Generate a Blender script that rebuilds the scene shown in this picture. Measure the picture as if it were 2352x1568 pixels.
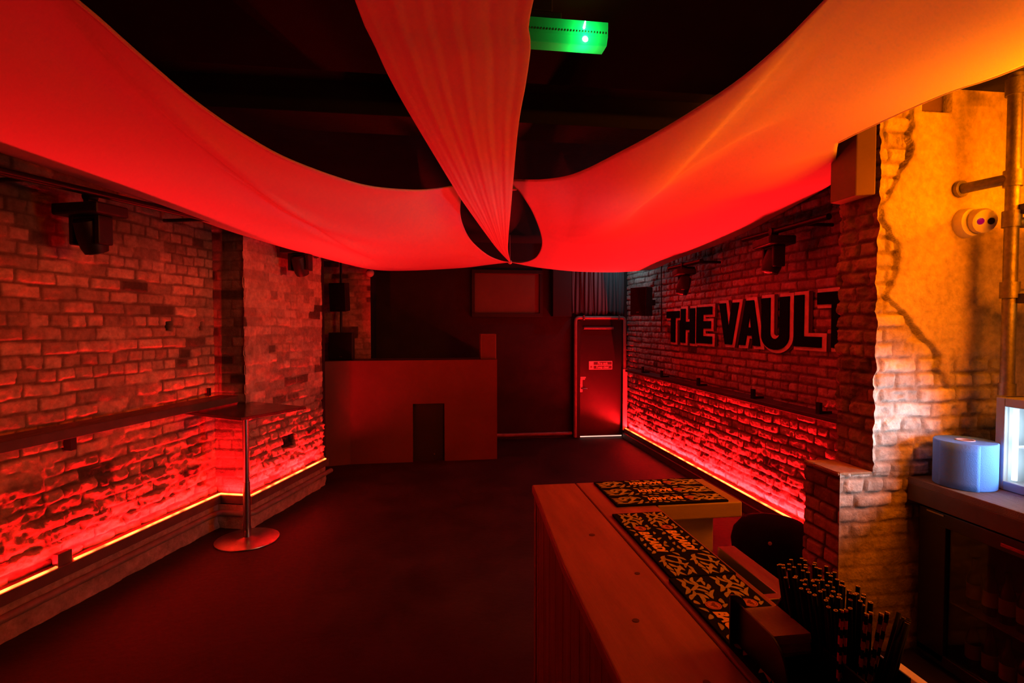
import bpy, math, random
import numpy as np
from mathutils import Vector, Matrix

for o in list(bpy.data.objects): bpy.data.objects.remove(o)
scene = bpy.context.scene
col = scene.collection
R = math.radians

# ------------------------------------------------------------------ camera
cd = bpy.data.cameras.new('camera'); cam = bpy.data.objects.new('camera', cd); col.objects.link(cam)
cam.location = (0, 0, 1.85)
cam.rotation_euler = (R(90) - math.atan(39 / 1250), 0, -math.atan(176 / 1250))
cd.sensor_width = 36.0; cd.lens = 36.0 * 1250 / 2352; cd.clip_start = 0.02
scene.camera = cam

# ------------------------------------------------------------------ world and exposure
w = bpy.data.worlds.new('world'); scene.world = w; w.use_nodes = True
w.node_tree.nodes['Background'].inputs[0].default_value = (0.02, 0.004, 0.003, 1)
w.node_tree.nodes['Background'].inputs[1].default_value = 0.02
scene.view_settings.view_transform = 'Standard'; scene.view_settings.look = 'None'
scene.view_settings.gamma = 1; scene.view_settings.use_curve_mapping = False
scene.view_settings.exposure = 0.0

def area(name, loc, direction, sx, sy, power, color, spread=180, along=None):
    l = bpy.data.lights.new(name, 'AREA'); l.shape = 'RECTANGLE'; l.size = sx; l.size_y = sy
    l.energy = power; l.color = color; l.spread = R(spread)
    o = bpy.data.objects.new(name, l); col.objects.link(o); o.location = loc
    zd = -Vector(direction).normalized()
    xd = Vector(along or (1, 0, 0)); xd = (xd - zd * xd.dot(zd)).normalized(); yd = zd.cross(xd)
    o.rotation_euler = Matrix((xd, yd, zd)).transposed().to_euler()
    return o
def point(name, loc, power, color, rad=.03):
    l = bpy.data.lights.new(name, 'POINT'); l.energy = power; l.color = color; l.shadow_soft_size = rad
    o = bpy.data.objects.new(name, l); col.objects.link(o); o.location = loc; return o
def spot(name, loc, to, power, color, size=90, blend=.5, rad=.03):
    l = bpy.data.lights.new(name, 'SPOT'); l.energy = power; l.color = color; l.spot_size = R(size); l.spot_blend = blend; l.shadow_soft_size = rad
    o = bpy.data.objects.new(name, l); col.objects.link(o); o.location = loc
    o.rotation_euler = (Vector(to) - Vector(loc)).to_track_quat('-Z', 'Y').to_euler(); return o

# left wall runs askew: s along it, off away from it into the room
U = Vector((.2900, .9570, 0)); N = Vector((.9570, -.2900, 0)); W0 = Vector((-2.495, 3.477, 0)); Z = Vector((0, 0, 1))
def S(s, off, z): return W0 + U * s + N * off + Z * z

RED = (1.0, .005, .008)
AMBER = (1.0, .17, .0)
COOL = (.62, .86, 1.0)
LW = 620.0      # watts per metre-ish of red strip radiance scale
def strip_light(name, a, b, direction, wid=.022, k=1.0):
    a = Vector(a); b = Vector(b); ln = (b - a).length
    return area(name, (a + b) / 2, direction, ln, wid, math.pi * ln * wid * LW * k, RED, along=(b - a))
strip_light('red_strip_lamp', S(-.9, -.022, .318), S(.33, -.022, .318), Z - N * .22, k=.6)
strip_light('red_strip_lamp', S(.45, -.022, .318), S(1.84, -.022, .318), Z - N * .22)
strip_light('red_strip_lamp', S(1.872, 0.0, .318), S(1.872, .29, .318), Z + U * .5)
strip_light('red_strip_lamp', S(1.9, .298, .318), S(3.2, .298, .318), Z - N * .22, k=1.2)
strip_light('red_strip_lamp', (3.092, 3.05, .168), (3.092, 8.5, .168), (.25, 0, 1), k=1.4)
# amber lamps at the back-bar shelves
area('amber_bar_lamp', (3.02, 1.35, 2.50), (-.42, .08, .90), .9, .04, 125.0, AMBER, spread=120, along=(0, 1, 0))  # unseen strip added on top of the upper shelf to brighten the drapes
area('amber_bar_lamp', (3.15, 1.3, 2.86), (-.85, .35, -.45), 1.2, .05, 32.0, AMBER, along=(0, 1, 0))  # wall lamp above the upper shelf
area('amber_bar_lamp', (3.02, 1.5, 2.40), (-.45, .85, -.25), 1.5, .03, 36.0, AMBER, spread=130, along=(0, 1, 0))
area('amber_bar_lamp', (3.02, 1.5, 1.94), (-.9, .2, -.5), 1.5, .03, 9.0, AMBER, along=(0, 1, 0))
# cool lamp inside the glass fronted chiller, green lamp of the exit bulkhead, flood over the far corner
area('chiller_lamp', (2.95, 2.10, 1.235), (-.72, .70, -.02), .50, .36, 3.3, COOL, spread=80, along=(0, 1, 0))
point('exit_lamp', (.512, 1.87, 2.850), .42, (.0, 1.0, .22), .012)
point('corner_flood_lamp', (2.80, 8.08, 2.93), 7.5, (.48, .88, 1.0), .04)

# ------------------------------------------------------------------ materials
def srgb(r, g, b):
    return tuple((c / 255 / 12.92) if c <= 10 else ((c / 255 + .055) / 1.055) ** 2.4 for c in (r, g, b))
_m = {}
def mat(name, color=(.5, .5, .5), rough=.6, metal=0., noise=0., nscale=8., bump=0., bscale=60., spec=.5, trans=None, emis=None, es=0., stretch=None, color2=None, coat=0.):
    if name in _m: return _m[name]
    m = bpy.data.materials.new(name); m.use_nodes = True; nt = m.node_tree; b = nt.nodes['Principled BSDF']
    b.inputs['Base Color'].default_value = (*color, 1); b.inputs['Roughness'].default_value = rough
    b.inputs['Metallic'].default_value = metal; b.inputs['Specular IOR Level'].default_value = spec
    b.inputs['Coat Weight'].default_value = coat
    tc = nt.nodes.new('ShaderNodeTexCoord'); mp = nt.nodes.new('ShaderNodeMapping'); nt.links.new(tc.outputs['Object'], mp.inputs[0])
    if stretch: mp.inputs['Scale'].default_value = stretch
    if noise:
        n = nt.nodes.new('ShaderNodeTexNoise'); n.inputs['Scale'].default_value = nscale; n.inputs['Detail'].default_value = 6; nt.links.new(mp.outputs[0], n.inputs['Vector'])
        r = nt.nodes.new('ShaderNodeMapRange'); r.inputs[1].default_value = .3; r.inputs[2].default_value = .7; nt.links.new(n.outputs[0], r.inputs[0])
        x = nt.nodes.new('ShaderNodeMix'); x.data_type = 'RGBA'; nt.links.new(r.outputs[0], x.inputs[0])
        c2 = color2 or tuple(c * (1 - noise) for c in color)
        x.inputs[6].default_value = (*color, 1); x.inputs[7].default_value = (*c2, 1); nt.links.new(x.outputs[2], b.inputs['Base Color'])
        r2 = nt.nodes.new('ShaderNodeMapRange'); r2.inputs[3].default_value = max(.05, rough - .12); r2.inputs[4].default_value = min(1, rough + .12)
        nt.links.new(n.outputs[0], r2.inputs[0]); nt.links.new(r2.outputs[0], b.inputs['Roughness'])
    if bump:
        n2 = nt.nodes.new('ShaderNodeTexNoise'); n2.inputs['Scale'].default_value = bscale; n2.inputs['Detail'].default_value = 5; nt.links.new(mp.outputs[0], n2.inputs['Vector'])
        bp = nt.nodes.new('ShaderNodeBump'); bp.inputs['Strength'].default_value = bump; bp.inputs['Distance'].default_value = .01
        nt.links.new(n2.outputs[0], bp.inputs['Height']); nt.links.new(bp.outputs[0], b.inputs['Normal'])
    if emis:
        b.inputs['Emission Color'].default_value = (*emis, 1); b.inputs['Emission Strength'].default_value = es
    if trans: b.inputs['Transmission Weight'].default_value = trans
    _m[name] = m; return m

def brick_mat(name, rough=.85, bump=.5, bscale=70, tint=(1, 1, 1)):
    m = bpy.data.materials.new(name); m.use_nodes = True; nt = m.node_tree; b = nt.nodes['Principled BSDF']
    b.inputs['Roughness'].default_value = rough; b.inputs['Specular IOR Level'].default_value = .35
    a = nt.nodes.new('ShaderNodeAttribute'); a.attribute_name = 'Tone'
    tc = nt.nodes.new('ShaderNodeTexCoord'); n = nt.nodes.new('ShaderNodeTexNoise'); n.inputs['Scale'].default_value = 22; n.inputs['Detail'].default_value = 8; n.inputs['Roughness'].default_value = .65
    nt.links.new(tc.outputs['Object'], n.inputs['Vector'])
    r = nt.nodes.new('ShaderNodeMapRange'); r.inputs[1].default_value = .3; r.inputs[2].default_value = .7; r.inputs[3].default_value = .6; r.inputs[4].default_value = 1.15
    nt.links.new(n.outputs[0], r.inputs[0])
    x = nt.nodes.new('ShaderNodeVectorMath'); x.operation = 'SCALE'; nt.links.new(a.outputs['Color'], x.inputs[0]); nt.links.new(r.outputs[0], x.inputs['Scale'])
    nt.links.new(x.outputs[0], b.inputs['Base Color'])
    n2 = nt.nodes.new('ShaderNodeTexNoise'); n2.inputs['Scale'].default_value = bscale; n2.inputs['Detail'].default_value = 8; nt.links.new(tc.outputs['Object'], n2.inputs['Vector'])
    bp = nt.nodes.new('ShaderNodeBump'); bp.inputs['Strength'].default_value = bump; bp.inputs['Distance'].default_value = .012
    nt.links.new(n2.outputs[0], bp.inputs['Height']); nt.links.new(bp.outputs[0], b.inputs['Normal'])
    return m

M_brick = brick_mat('old_brickwork')
M_black = mat('black_paint', (.0065, .0055, .0055), .65, noise=.4, nscale=4, bump=.15, bscale=90)
M_ceil = mat('black_ceiling', (.014, .011, .010), .85, noise=.35, nscale=1.5, bump=.25, bscale=50)
M_floor = mat('dark_floor', (.012, .009, .008), .62, noise=1, nscale=2.2, color2=(.034, .022, .02), bump=.25, bscale=25, spec=.22)
M_mdf = mat('booth_board', (.12, .035, .03), .6, noise=.18, nscale=3, bump=.05, bscale=120)
M_metalblk = mat('black_casing', (.005, .005, .005), .5, noise=.3, nscale=20, bump=.08, bscale=150)
M_grille = mat('speaker_grille', (.006, .005, .005), .8, spec=.2, bump=.6, bscale=500)
M_grey = mat('grey_steel', (.42, .42, .43), .32, metal=1, noise=.25, nscale=14, bump=.05, bscale=60)
M_brushed = mat('brushed_steel', (.55, .53, .52), .34, metal=1, noise=.2, nscale=30, stretch=(1, .05, 1), bump=.04, bscale=80)
M_galv = mat('galvanised_pole', (.30, .28, .25), .5, metal=.85, noise=.4, nscale=30, bump=.15, bscale=90)
M_trunk = mat('brown_trunking', (.10, .06, .05), .5, noise=.3, nscale=10, bump=.1, bscale=60)
M_pipe = mat('painted_pipe', (.22, .16, .14), .38, noise=.3, nscale=12, bump=.1, bscale=60)
M_wood = mat('bar_top_wood', (.32, .115, .045), .45, noise=1, nscale=3.2, color2=(.20, .07, .028), stretch=(6, .8, 4), bump=.08, bscale=40, coat=.08)
M_woodside = mat('bar_panel_wood', (.17, .075, .045), .6, noise=1, nscale=4, color2=(.10, .04, .025), stretch=(5, 5, .5), bump=.15, bscale=40)
M_woodend = mat('bar_edge_wood', (.40, .26, .13), .55, noise=.3, nscale=5, stretch=(1, 4, 4), bump=.08, bscale=60)
M_rubber = mat('rubber_mat', (.005, .004, .004), .9, bump=.5, bscale=420, spec=.12)
M_leaf = mat('mat_leaf_print', (.52, .42, .09), .75, noise=.3, nscale=60, bump=.3, bscale=400)
M_orange = mat('mat_emblem_print', (.60, .16, .07), .7, bump=.3, bscale=400)
M_word = mat('mat_word_print', (.95, .55, .16), .7, bump=.3, bscale=400)
M_tabletop = mat('dark_table_laminate', (.025, .016, .014), .22, noise=.3, nscale=10)
M_plasticblk = mat('black_plastic', (.010, .009, .009), .35)
M_napkin = mat('napkin_paper', (.50, .34, .22), .9, bump=.3, bscale=200)
M_white = mat('white_plastic', (.72, .70, .68), .4, noise=.08, nscale=10)
M_sign_black = mat('sign_black', (.003, .003, .003), .9, spec=.08, bump=.2, bscale=60)
M_sign_edge = mat('sign_light_border', (.90, .84, .80), .7, noise=.25, nscale=14, bump=.3, bscale=60)
M_sign_shadow = mat('sign_painted_shadow', (.05, .035, .035), .8, bump=.3, bscale=60)
M_curtain = mat('black_curtain', (.065, .07, .08), .8, bump=.2, bscale=150)
M_roll = mat('blue_roll_paper', (.09, .27, .85), .9, bump=.3, bscale=220)
M_rollcore = mat('blue_roll_core', (.55, .50, .62), .9)
M_chiller = mat('chiller_grey_frame', (.30, .31, .33), .45, noise=.1, nscale=10)
M_chwhite = mat('chiller_lining', (.80, .85, .88), .4, noise=.05, emis=COOL, es=.32)  # lining and shelf glow by themselves so the inside looks lit
M_worktop = mat('ribbed_worktop', (.20, .15, .13), .5, noise=.3, nscale=10, bump=.6, bscale=200, stretch=(10, 1, 1))
M_wtfront = mat('worktop_front', (.09, .055, .04), .55, noise=.3, nscale=8)
M_fridge = mat('fridge_black', (.008, .008, .008), .35)
M_glassdark = mat('fridge_glass', (.55, .5, .5), .04, trans=1.0)
M_label = mat('bottle_label', (.62, .42, .25), .7)
M_bottle = mat('dark_bottle', (.03, .02, .012), .15)
M_yellowcable = mat('cable', (.02, .02, .02), .6)
def emit(name, c, s):
    m = bpy.data.materials.new(name); m.use_nodes = True; nt = m.node_tree; b = nt.nodes['Principled BSDF']
    b.inputs['Base Color'].default_value = (.6, .5, .45, 1); b.inputs['Emission Color'].default_value = (*c, 1); b.inputs['Emission Strength'].default_value = s; return m
M_ledstrip = emit('red_led_strip', (1.0, .062, .010), 17)
def vary(m, sc, lo, hi):
    nt = m.node_tree; b = nt.nodes['Principled BSDF']; g = nt.nodes.new('ShaderNodeNewGeometry'); n = nt.nodes.new('ShaderNodeTexNoise'); n.inputs['Scale'].default_value = sc
    nt.links.new(g.outputs['Position'], n.inputs['Vector']); r = nt.nodes.new('ShaderNodeMapRange'); r.inputs[1].default_value = .38; r.inputs[2].default_value = .6; r.inputs[3].default_value = lo; r.inputs[4].default_value = hi
    nt.links.new(n.outputs[0], r.inputs[0]); nt.links.new(r.outputs[0], b.inputs['Emission Strength'])
vary(M_ledstrip, 7, 3.5, 22)
M_ambstrip = emit('amber_led_strip', (1.0, .42, .03), 5)
M_leak = emit('light_under_door', (1.0, .62, .48), 1.1)
M_green = emit('green_led', (.45, 1.0, .62), 14)

def fabric():
    m = bpy.data.materials.new('stretch_fabric'); m.use_nodes = True; nt = m.node_tree
    for n in list(nt.nodes): nt.nodes.remove(n)
    out = nt.nodes.new('ShaderNodeOutputMaterial'); d = nt.nodes.new('ShaderNodeBsdfDiffuse'); t = nt.nodes.new('ShaderNodeBsdfTranslucent'); x = nt.nodes.new('ShaderNodeMixShader')
    d.inputs[0].default_value = (.86, .83, .80, 1); t.inputs[0].default_value = (.80, .74, .70, 1); x.inputs[0].default_value = .30
    tc = nt.nodes.new('ShaderNodeTexCoord'); n = nt.nodes.new('ShaderNodeTexNoise'); n.inputs['Scale'].default_value = 500; nt.links.new(tc.outputs['Object'], n.inputs['Vector'])
    b = nt.nodes.new('ShaderNodeBump'); b.inputs['Strength'].default_value = .08; b.inputs['Distance'].default_value = .002; nt.links.new(n.outputs[0], b.inputs['Height']); nt.links.new(b.outputs[0], d.inputs['Normal'])
    nt.links.new(d.outputs[0], x.inputs[1]); nt.links.new(t.outputs[0], x.inputs[2]); nt.links.new(x.outputs[0], out.inputs[0]); return m
M_fabric = fabric()

def green_shell():
    m = bpy.data.materials.new('exit_light_diffuser'); m.use_nodes = True; nt = m.node_tree
    for n in list(nt.nodes): nt.nodes.remove(n)
    out = nt.nodes.new('ShaderNodeOutputMaterial'); d = nt.nodes.new('ShaderNodeBsdfDiffuse'); t = nt.nodes.new('ShaderNodeBsdfTranslucent'); x = nt.nodes.new('ShaderNodeMixShader')
    d.inputs[0].default_value = (.10, .36, .16, 1); t.inputs[0].default_value = (.15, .9, .45, 1); x.inputs[0].default_value = .55
    nt.links.new(d.outputs[0], x.inputs[1]); nt.links.new(t.outputs[0], x.inputs[2]); nt.links.new(x.outputs[0], out.inputs[0]); return m
M_exit = green_shell()

# ------------------------------------------------------------------ mesh helpers
def link(name, me, mats, parent=None, smooth=None):
    o = bpy.data.objects.new(name, me); col.objects.link(o)
    for m in (mats if isinstance(mats, (list, tuple)) else [mats]): me.materials.append(m)
    if smooth is not None:
        me.polygons.foreach_set('use_smooth', [True] * len(me.polygons))
        me.set_sharp_from_angle(angle=R(smooth))
    if parent is not None:
        o.parent = parent
    return o
def thing(name, label, cat, loc=(0, 0, 0), group=None):
    o = bpy.data.objects.new(name, None); o.empty_display_size = .05; col.objects.link(o); o.location = loc
    o['label'] = label; o['category'] = cat
    if group: o['group'] = group
    return o
def tag(o, label, cat, group=None, kind=None):
    o['label'] = label; o['category'] = cat
    if group: o['group'] = group
    if kind: o['kind'] = kind
    return o
def struct(o): o['kind'] = 'structure'; return o

class MB:
    def __init__(s): s.v = []; s.f = []; s.mi = []; s.cur = 0
    def add(s, vs, fs):
        b = len(s.v); s.v += [tuple(v) for v in vs]
        for f in fs: s.f.append(tuple(b + i for i in f)); s.mi.append(s.cur)
    def box(s, lo, hi):
        x0, y0, z0 = lo; x1, y1, z1 = hi
        s.obox(((x0 + x1) / 2, (y0 + y1) / 2, (z0 + z1) / 2), Vector((1, 0, 0)), Vector((0, 1, 0)), Vector((0, 0, 1)), abs(x1 - x0) / 2, abs(y1 - y0) / 2, abs(z1 - z0) / 2); return s
    def obox(s, c, ax, ay, az, hx, hy, hz):
        c = Vector(c); ax = Vector(ax); ay = Vector(ay); az = Vector(az); vs = []
        for k in (-1, 1):
            for j in (-1, 1):
                for i in (-1, 1): vs.append(c + ax * i * hx + ay * j * hy + az * k * hz)
        s.add(vs, [(0, 2, 3, 1), (4, 5, 7, 6), (0, 1, 5, 4), (2, 6, 7, 3), (0, 4, 6, 2), (1, 3, 7, 5)]); return s
    def cyl(s, p0, p1, r0, r1=None, n=20, caps=True):
        p0 = Vector(p0); p1 = Vector(p1); r1 = r0 if r1 is None else r1; d = (p1 - p0).normalized()
        a = d.orthogonal().normalized(); b = d.cross(a); vs = []
        for p, r in ((p0, r0), (p1, r1)):
            for i in range(n):
                t = 2 * math.pi * i / n; vs.append(p + a * math.cos(t) * r + b * math.sin(t) * r)
        fs = [(i, (i + 1) % n, n + (i + 1) % n, n + i) for i in range(n)]
        if caps: fs += [tuple(range(n - 1, -1, -1)), tuple(range(n, 2 * n))]
        s.add(vs, fs); return s
    def tube(s, pts, r, n=12):
        pts = [Vector(p) for p in pts]; vs = []; a = None
        for i, p in enumerate(pts):
            d = (pts[min(i + 1, len(pts) - 1)] - pts[max(i - 1, 0)]).normalized()
            a = d.orthogonal().normalized() if a is None else (a - d * a.dot(d)).normalized()
            b = d.cross(a)
            for k in range(n):
                t = 2 * math.pi * k / n; vs.append(p + a * math.cos(t) * r + b * math.sin(t) * r)
        fs = []
        for i in range(len(pts) - 1):
            for k in range(n): fs.append((i * n + k, i * n + (k + 1) % n, (i + 1) * n + (k + 1) % n, (i + 1) * n + k))
        fs += [tuple(range(n - 1, -1, -1)), tuple(range((len(pts) - 1) * n, len(pts) * n))]
        s.add(vs, fs); return s
    def lathe(s, prof, c=(0, 0, 0), n=32, axis=None):
        c = Vector(c); ax = Vector(axis or (0, 0, 1)).normalized(); a = ax.orthogonal().normalized(); b = ax.cross(a); vs = []
        for r, h in prof:
            for k in range(n):
                t = 2 * math.pi * k / n; vs.append(c + ax * h + a * math.cos(t) * r + b * math.sin(t) * r)
        fs = []
        for i in range(len(prof) - 1):
            for k in range(n): fs.append((i * n + k, i * n + (k + 1) % n, (i + 1) * n + (k + 1) % n, (i + 1) * n + k))
        fs += [tuple(range(n - 1, -1, -1)), tuple(range((len(prof) - 1) * n, len(prof) * n))]
        s.add(vs, fs); return s
    def prism(s, poly, z0, z1, M=None):
        n = len(poly); vs = [Vector((x, y, z0)) for x, y in poly] + [Vector((x, y, z1)) for x, y in poly]
        if M is not None: vs = [M @ v for v in vs]
        s.add(vs, [tuple(range(n - 1, -1, -1)), tuple(range(n, 2 * n))] + [(i, (i + 1) % n, n + (i + 1) % n, n + i) for i in range(n)]); return s
    def build(s, name, mats, parent=None, smooth=None, bevel=0, seg=2):
        off = Vector(parent_loc(parent)) if parent is not None else Vector((0, 0, 0))
        me = bpy.data.meshes.new(name); me.from_pydata([tuple(Vector(v) - off) for v in s.v], [], s.f)
        me.polygons.foreach_set('material_index', s.mi); me.update()
        o = link(name, me, mats, parent, smooth)
        if bevel:
            b = o.modifiers.new('bevel', 'BEVEL'); b.width = bevel; b.segments = seg; b.limit_method = 'ANGLE'
        return o
def parent_loc(p):
    v = Vector((0, 0, 0))
    while p is not None: v += Vector(p.location); p = p.parent
    return v

# ---- noise and brick relief
def vnoise(x, y, scale, seed):
    x = x * scale; y = y * scale; xi = np.floor(x).astype(np.int64); yi = np.floor(y).astype(np.int64); fx = x - xi; fy = y - yi
    fx = fx * fx * (3 - 2 * fx); fy = fy * fy * (3 - 2 * fy)
    def h(i, j):
        q = (i * 374761393 + j * 668265263 + seed * 144665) & 0x7fffffff
        q = ((q ^ (q >> 13)) * 1274126177) & 0x7fffffff
        return ((q ^ (q >> 16)) & 0xffff) / 65535.0
    return (h(xi, yi) * (1 - fx) + h(xi + 1, yi) * fx) * (1 - fy) + (h(xi, yi + 1) * (1 - fx) + h(xi + 1, yi + 1) * fx) * fy
def fbm(x, y, scale, seed, o=4):
    t = 0; a = .5; nrm = 0
    for k in range(o): t = t + a * vnoise(x, y, scale * 2 ** k, seed + k * 17); nrm += a; a *= .5
    return t / nrm
def hsh(i, j, seed):
    q = (i * 374761393 + j * 668265263 + seed * 92821) & 0x7fffffff; q = ((q ^ (q >> 13)) * 1274126177) & 0x7fffffff
    return ((q ^ (q >> 16)) & 0xffff) / 65535.0
def sstep(a, b, x): t = np.clip((x - a) / (b - a), 0, 1); return t * t * (3 - 2 * t)

def bricks(s, z, seed, L=.235, ch=.083, joint=.013, rough=.006, brick=(.52, .38, .31), mortar=(.20, .14, .115), dark=.04, wobble=.012, depth=.012, header=0.25, smear=0., amp=.011):
    ws = s + (fbm(s, z, 9, seed + 3, 2) - .5) * wobble; wz = z + (fbm(s, z, 5, seed + 5, 2) - .5) * wobble * 1.2 + (vnoise(s, z, .9, seed + 8) - .5) * .02
    row = np.floor(wz / ch).astype(np.int64); hr = hsh(row, row * 0 + 7, seed)
    Lr = np.where(hr < header, L * .52, L)
    off = np.where(row % 2 == 0, 0, .5) * Lr + hsh(row, row * 0 + 3, seed) * .05
    cs = (ws + off) / Lr; c = np.floor(cs).astype(np.int64)
    h1 = hsh(row, c, seed + 1); h2 = hsh(row, c, seed + 2); h3 = hsh(row, c, seed + 4)
    fs = (cs - c) * Lr; fz = wz - row * ch
    jj = joint * (.8 + .8 * fbm(s, z, 14, seed + 9, 2))
    e = np.minimum(np.minimum(fs, Lr - fs), np.minimum(fz, ch - fz))
    m = sstep(jj * .35, jj * .9, e)
    if smear > 0: m = np.maximum(m * 1.0, sstep(.62 - smear * .3, .8 - smear * .3, fbm(s, z, 3.3, seed + 20, 3)))
    n1 = fbm(s, z, 28, seed + 11, 4) - .5; n2 = fbm(s, z, 7, seed + 12, 3) - .5
    d = m * (depth + (h1 - .5) * amp) + n1 * rough * 2.2 + n2 * rough * 1.6 - (1 - m) * .002
    chip = sstep(.62, .75, fbm(s, z, 11, seed + 31, 3)); d = d - chip * rough * 1.3 * m
    tone = (.62 + .62 * h2) * (.8 + .45 * (fbm(s, z, 12, seed + 40, 3)))
    tone = np.where(h3 < dark, tone * .22, tone)
    colr = [np.where(True, mortar[k] * (1 - m) + m * brick[k] * tone, 0) for k in range(3)]
    return d, colr

def relief(name, P, ud, nd, su, sz, fn, mats=M_brick, flip=False, shift=None):
    """displaced wall: P(s,0)=P+ud*s, height along z, relief along nd"""
    SS, ZZ = np.meshgrid(su, sz, indexing='xy')
    d, c = fn(SS, ZZ)
    P = np.array(P, float); ud = np.array(ud, float); nd = np.array(nd, float)
    V = P[None, None, :] + SS[..., None] * ud + ZZ[..., None] * np.array([0, 0, 1.0]) + d[..., None] * nd
    if shift is not None: V = V + shift(SS, ZZ)[..., None] * ud
    nz, ns = SS.shape; V = V.reshape(-1, 3)
    idx = np.arange(nz * ns).reshape(nz, ns)
    q = np.stack([idx[:-1, :-1], idx[:-1, 1:], idx[1:, 1:], idx[1:, :-1]], -1).reshape(-1, 4)
    if flip: q = q[:, ::-1]
    me = bpy.data.meshes.new(name); me.vertices.add(len(V)); me.vertices.foreach_set('co', V.ravel())
    me.loops.add(q.size); me.loops.foreach_set('vertex_index', q.ravel()); me.polygons.add(len(q))
    me.polygons.foreach_set('loop_start', np.arange(0, q.size, 4)); me.polygons.foreach_set('loop_total', np.full(len(q), 4))
    me.update(calc_edges=True); me.polygons.foreach_set('use_smooth', np.ones(len(q), bool))
    ca = me.color_attributes.new('Tone', 'FLOAT_COLOR', 'POINT')
    rgba = np.ones((nz * ns, 4)); 
    for k in range(3): rgba[:, k] = np.clip(c[k], 0, 1).ravel()
    ca.data.foreach_set('color', rgba.ravel())
    me.validate(); return struct(link(name, me, mats))
def mixed(lo, hi, step, a, b, coarse=.12):
    return np.unique(np.round(np.concatenate([np.arange(lo, a, coarse), np.arange(a, b, step), np.arange(b, hi, coarse), [hi]]), 4))
def hole(d, c, s, z, s0, s1, z0, z1, dep=.06, tone=.1):  # recessed pocket, its inner shade also darkened into the colour
    m = (s > s0) & (s < s1) & (z > z0) & (z < z1)
    return np.where(m, d - dep, d), [np.where(m, k * tone, k) for k in c]

CH = 3.15
# ---------------------------------------------------------------- walls
def f_left(s, z):
    d, c = bricks(s, z, 11, L=.245, ch=.087, joint=.012, rough=.008, brick=(.62, .36, .23), mortar=(.22, .125, .085), dark=.03, wobble=.02, smear=.15, amp=.020, depth=.016)
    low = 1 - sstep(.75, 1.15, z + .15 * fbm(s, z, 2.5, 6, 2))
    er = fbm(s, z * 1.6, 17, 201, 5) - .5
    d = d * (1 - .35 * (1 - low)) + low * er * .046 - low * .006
    c = [k * (1 - low * .40) for k in c]  # lower wall colour darkened to hold down the red strip's brightness
    up = sstep(2.35, 2.6, z + .12 * fbm(s, z, 2, 5, 2))           # darker and smoother towards the ceiling
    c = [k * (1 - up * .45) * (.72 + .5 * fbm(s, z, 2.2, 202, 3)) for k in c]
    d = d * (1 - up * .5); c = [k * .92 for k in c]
    for h in ((1.36, 1.42, 1.80, 1.88), (1.74, 1.79, 1.80, 1.88)): d, c = hole(d, c, s, z, *h, dep=.05, tone=.06)
    ends = sstep(1.70, 1.92, s)
    return d * (1 - .55 * ends) - .09, c
relief('wall_left', S(0, 0, 0), U, N, mixed(-6, 1.94, .011, -.75, 1.94), np.arange(0, CH + .011, .011), f_left)
def f_ret(s, z):
    d, c = bricks(s, z, 23, L=.24, ch=.087, rough=.003, depth=.005, brick=(.22, .15, .11), mortar=(.13, .095, .07), dark=.10, joint=.009)  # darker brick colours stand in for the shade on this face
    return d, c
relief('wall_left_return', S(1.925, 0, 0), N, -U, np.arange(-.10, .240, .011), np.arange(0, CH + .011, .011), f_ret)
def f_left2(s, z):
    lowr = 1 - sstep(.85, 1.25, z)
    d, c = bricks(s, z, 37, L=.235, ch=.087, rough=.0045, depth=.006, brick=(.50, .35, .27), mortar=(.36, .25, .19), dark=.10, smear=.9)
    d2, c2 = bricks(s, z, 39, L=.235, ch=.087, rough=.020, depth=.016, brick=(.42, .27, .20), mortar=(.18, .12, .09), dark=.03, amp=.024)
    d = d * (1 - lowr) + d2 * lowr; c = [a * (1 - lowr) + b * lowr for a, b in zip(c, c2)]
    d, c = hole(d, c, s, z, 2.50, 2.73, .57, .70, dep=.05, tone=.05)
    return d - .09, c
relief('wall_left_far', S(0, .313, 0), U, N, np.arange(1.91, 3.335, .011), np.arange(0, CH + .011, .011), f_left2)
mb = MB(); mb.obox(S(3.382, -.19, CH / 2), U, N, Z, .045, .40, CH / 2); struct(mb.build('wall_left_end', M_black))
mb = MB(); mb.obox(S(3.8, -.62, CH / 2), U, N, Z, 1.0, .04, CH / 2); struct(mb.build('wall_left_recess', M_black))
def f_pier(s, z):
    return bricks(s, z, 51, L=.235, ch=.083, rough=.004, depth=.006, brick=(.42, .29, .23), mortar=(.30, .21, .17), dark=.12, smear=.5)
relief('wall_pier', (-1.9, 7.9, 0), (1, 0, 0), (0, -1, 0), np.arange(0, 1.001, .012), np.arange(1.0, CH + .012, .012), f_pier)
mb = MB(); mb.box((-1.9, 7.93, 0), (-.91, 8.66, CH)); struct(mb.build('wall_pier_core', M_black))

def f_right(s, z):  # s = y - 3
    d, c = bricks(s, z, 71, L=.235, ch=.083, joint=.013, rough=.006, brick=(.46, .36, .32), mortar=(.15, .10, .085), dark=.02, header=.3, amp=.015)
    low = 1 - sstep(.35, .95, z)
    r = (fbm(s, z * 1.6, 8, 90, 5) - .5) * .050 * low
    vj = sstep(.93, .97, vnoise(s * 5.2, z * 0, 1.0, 77)) * (1 - sstep(.75, 1.05, z)) * .014
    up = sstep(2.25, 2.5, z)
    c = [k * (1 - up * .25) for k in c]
    return d + r - vj, c
relief('wall_right', (3.15, 2.98, 0), (0, 1, 0), (-1, 0, 0), np.arange(0, 5.70, .0115), np.arange(0, CH + .0115, .0115), f_right, flip=True)

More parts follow.
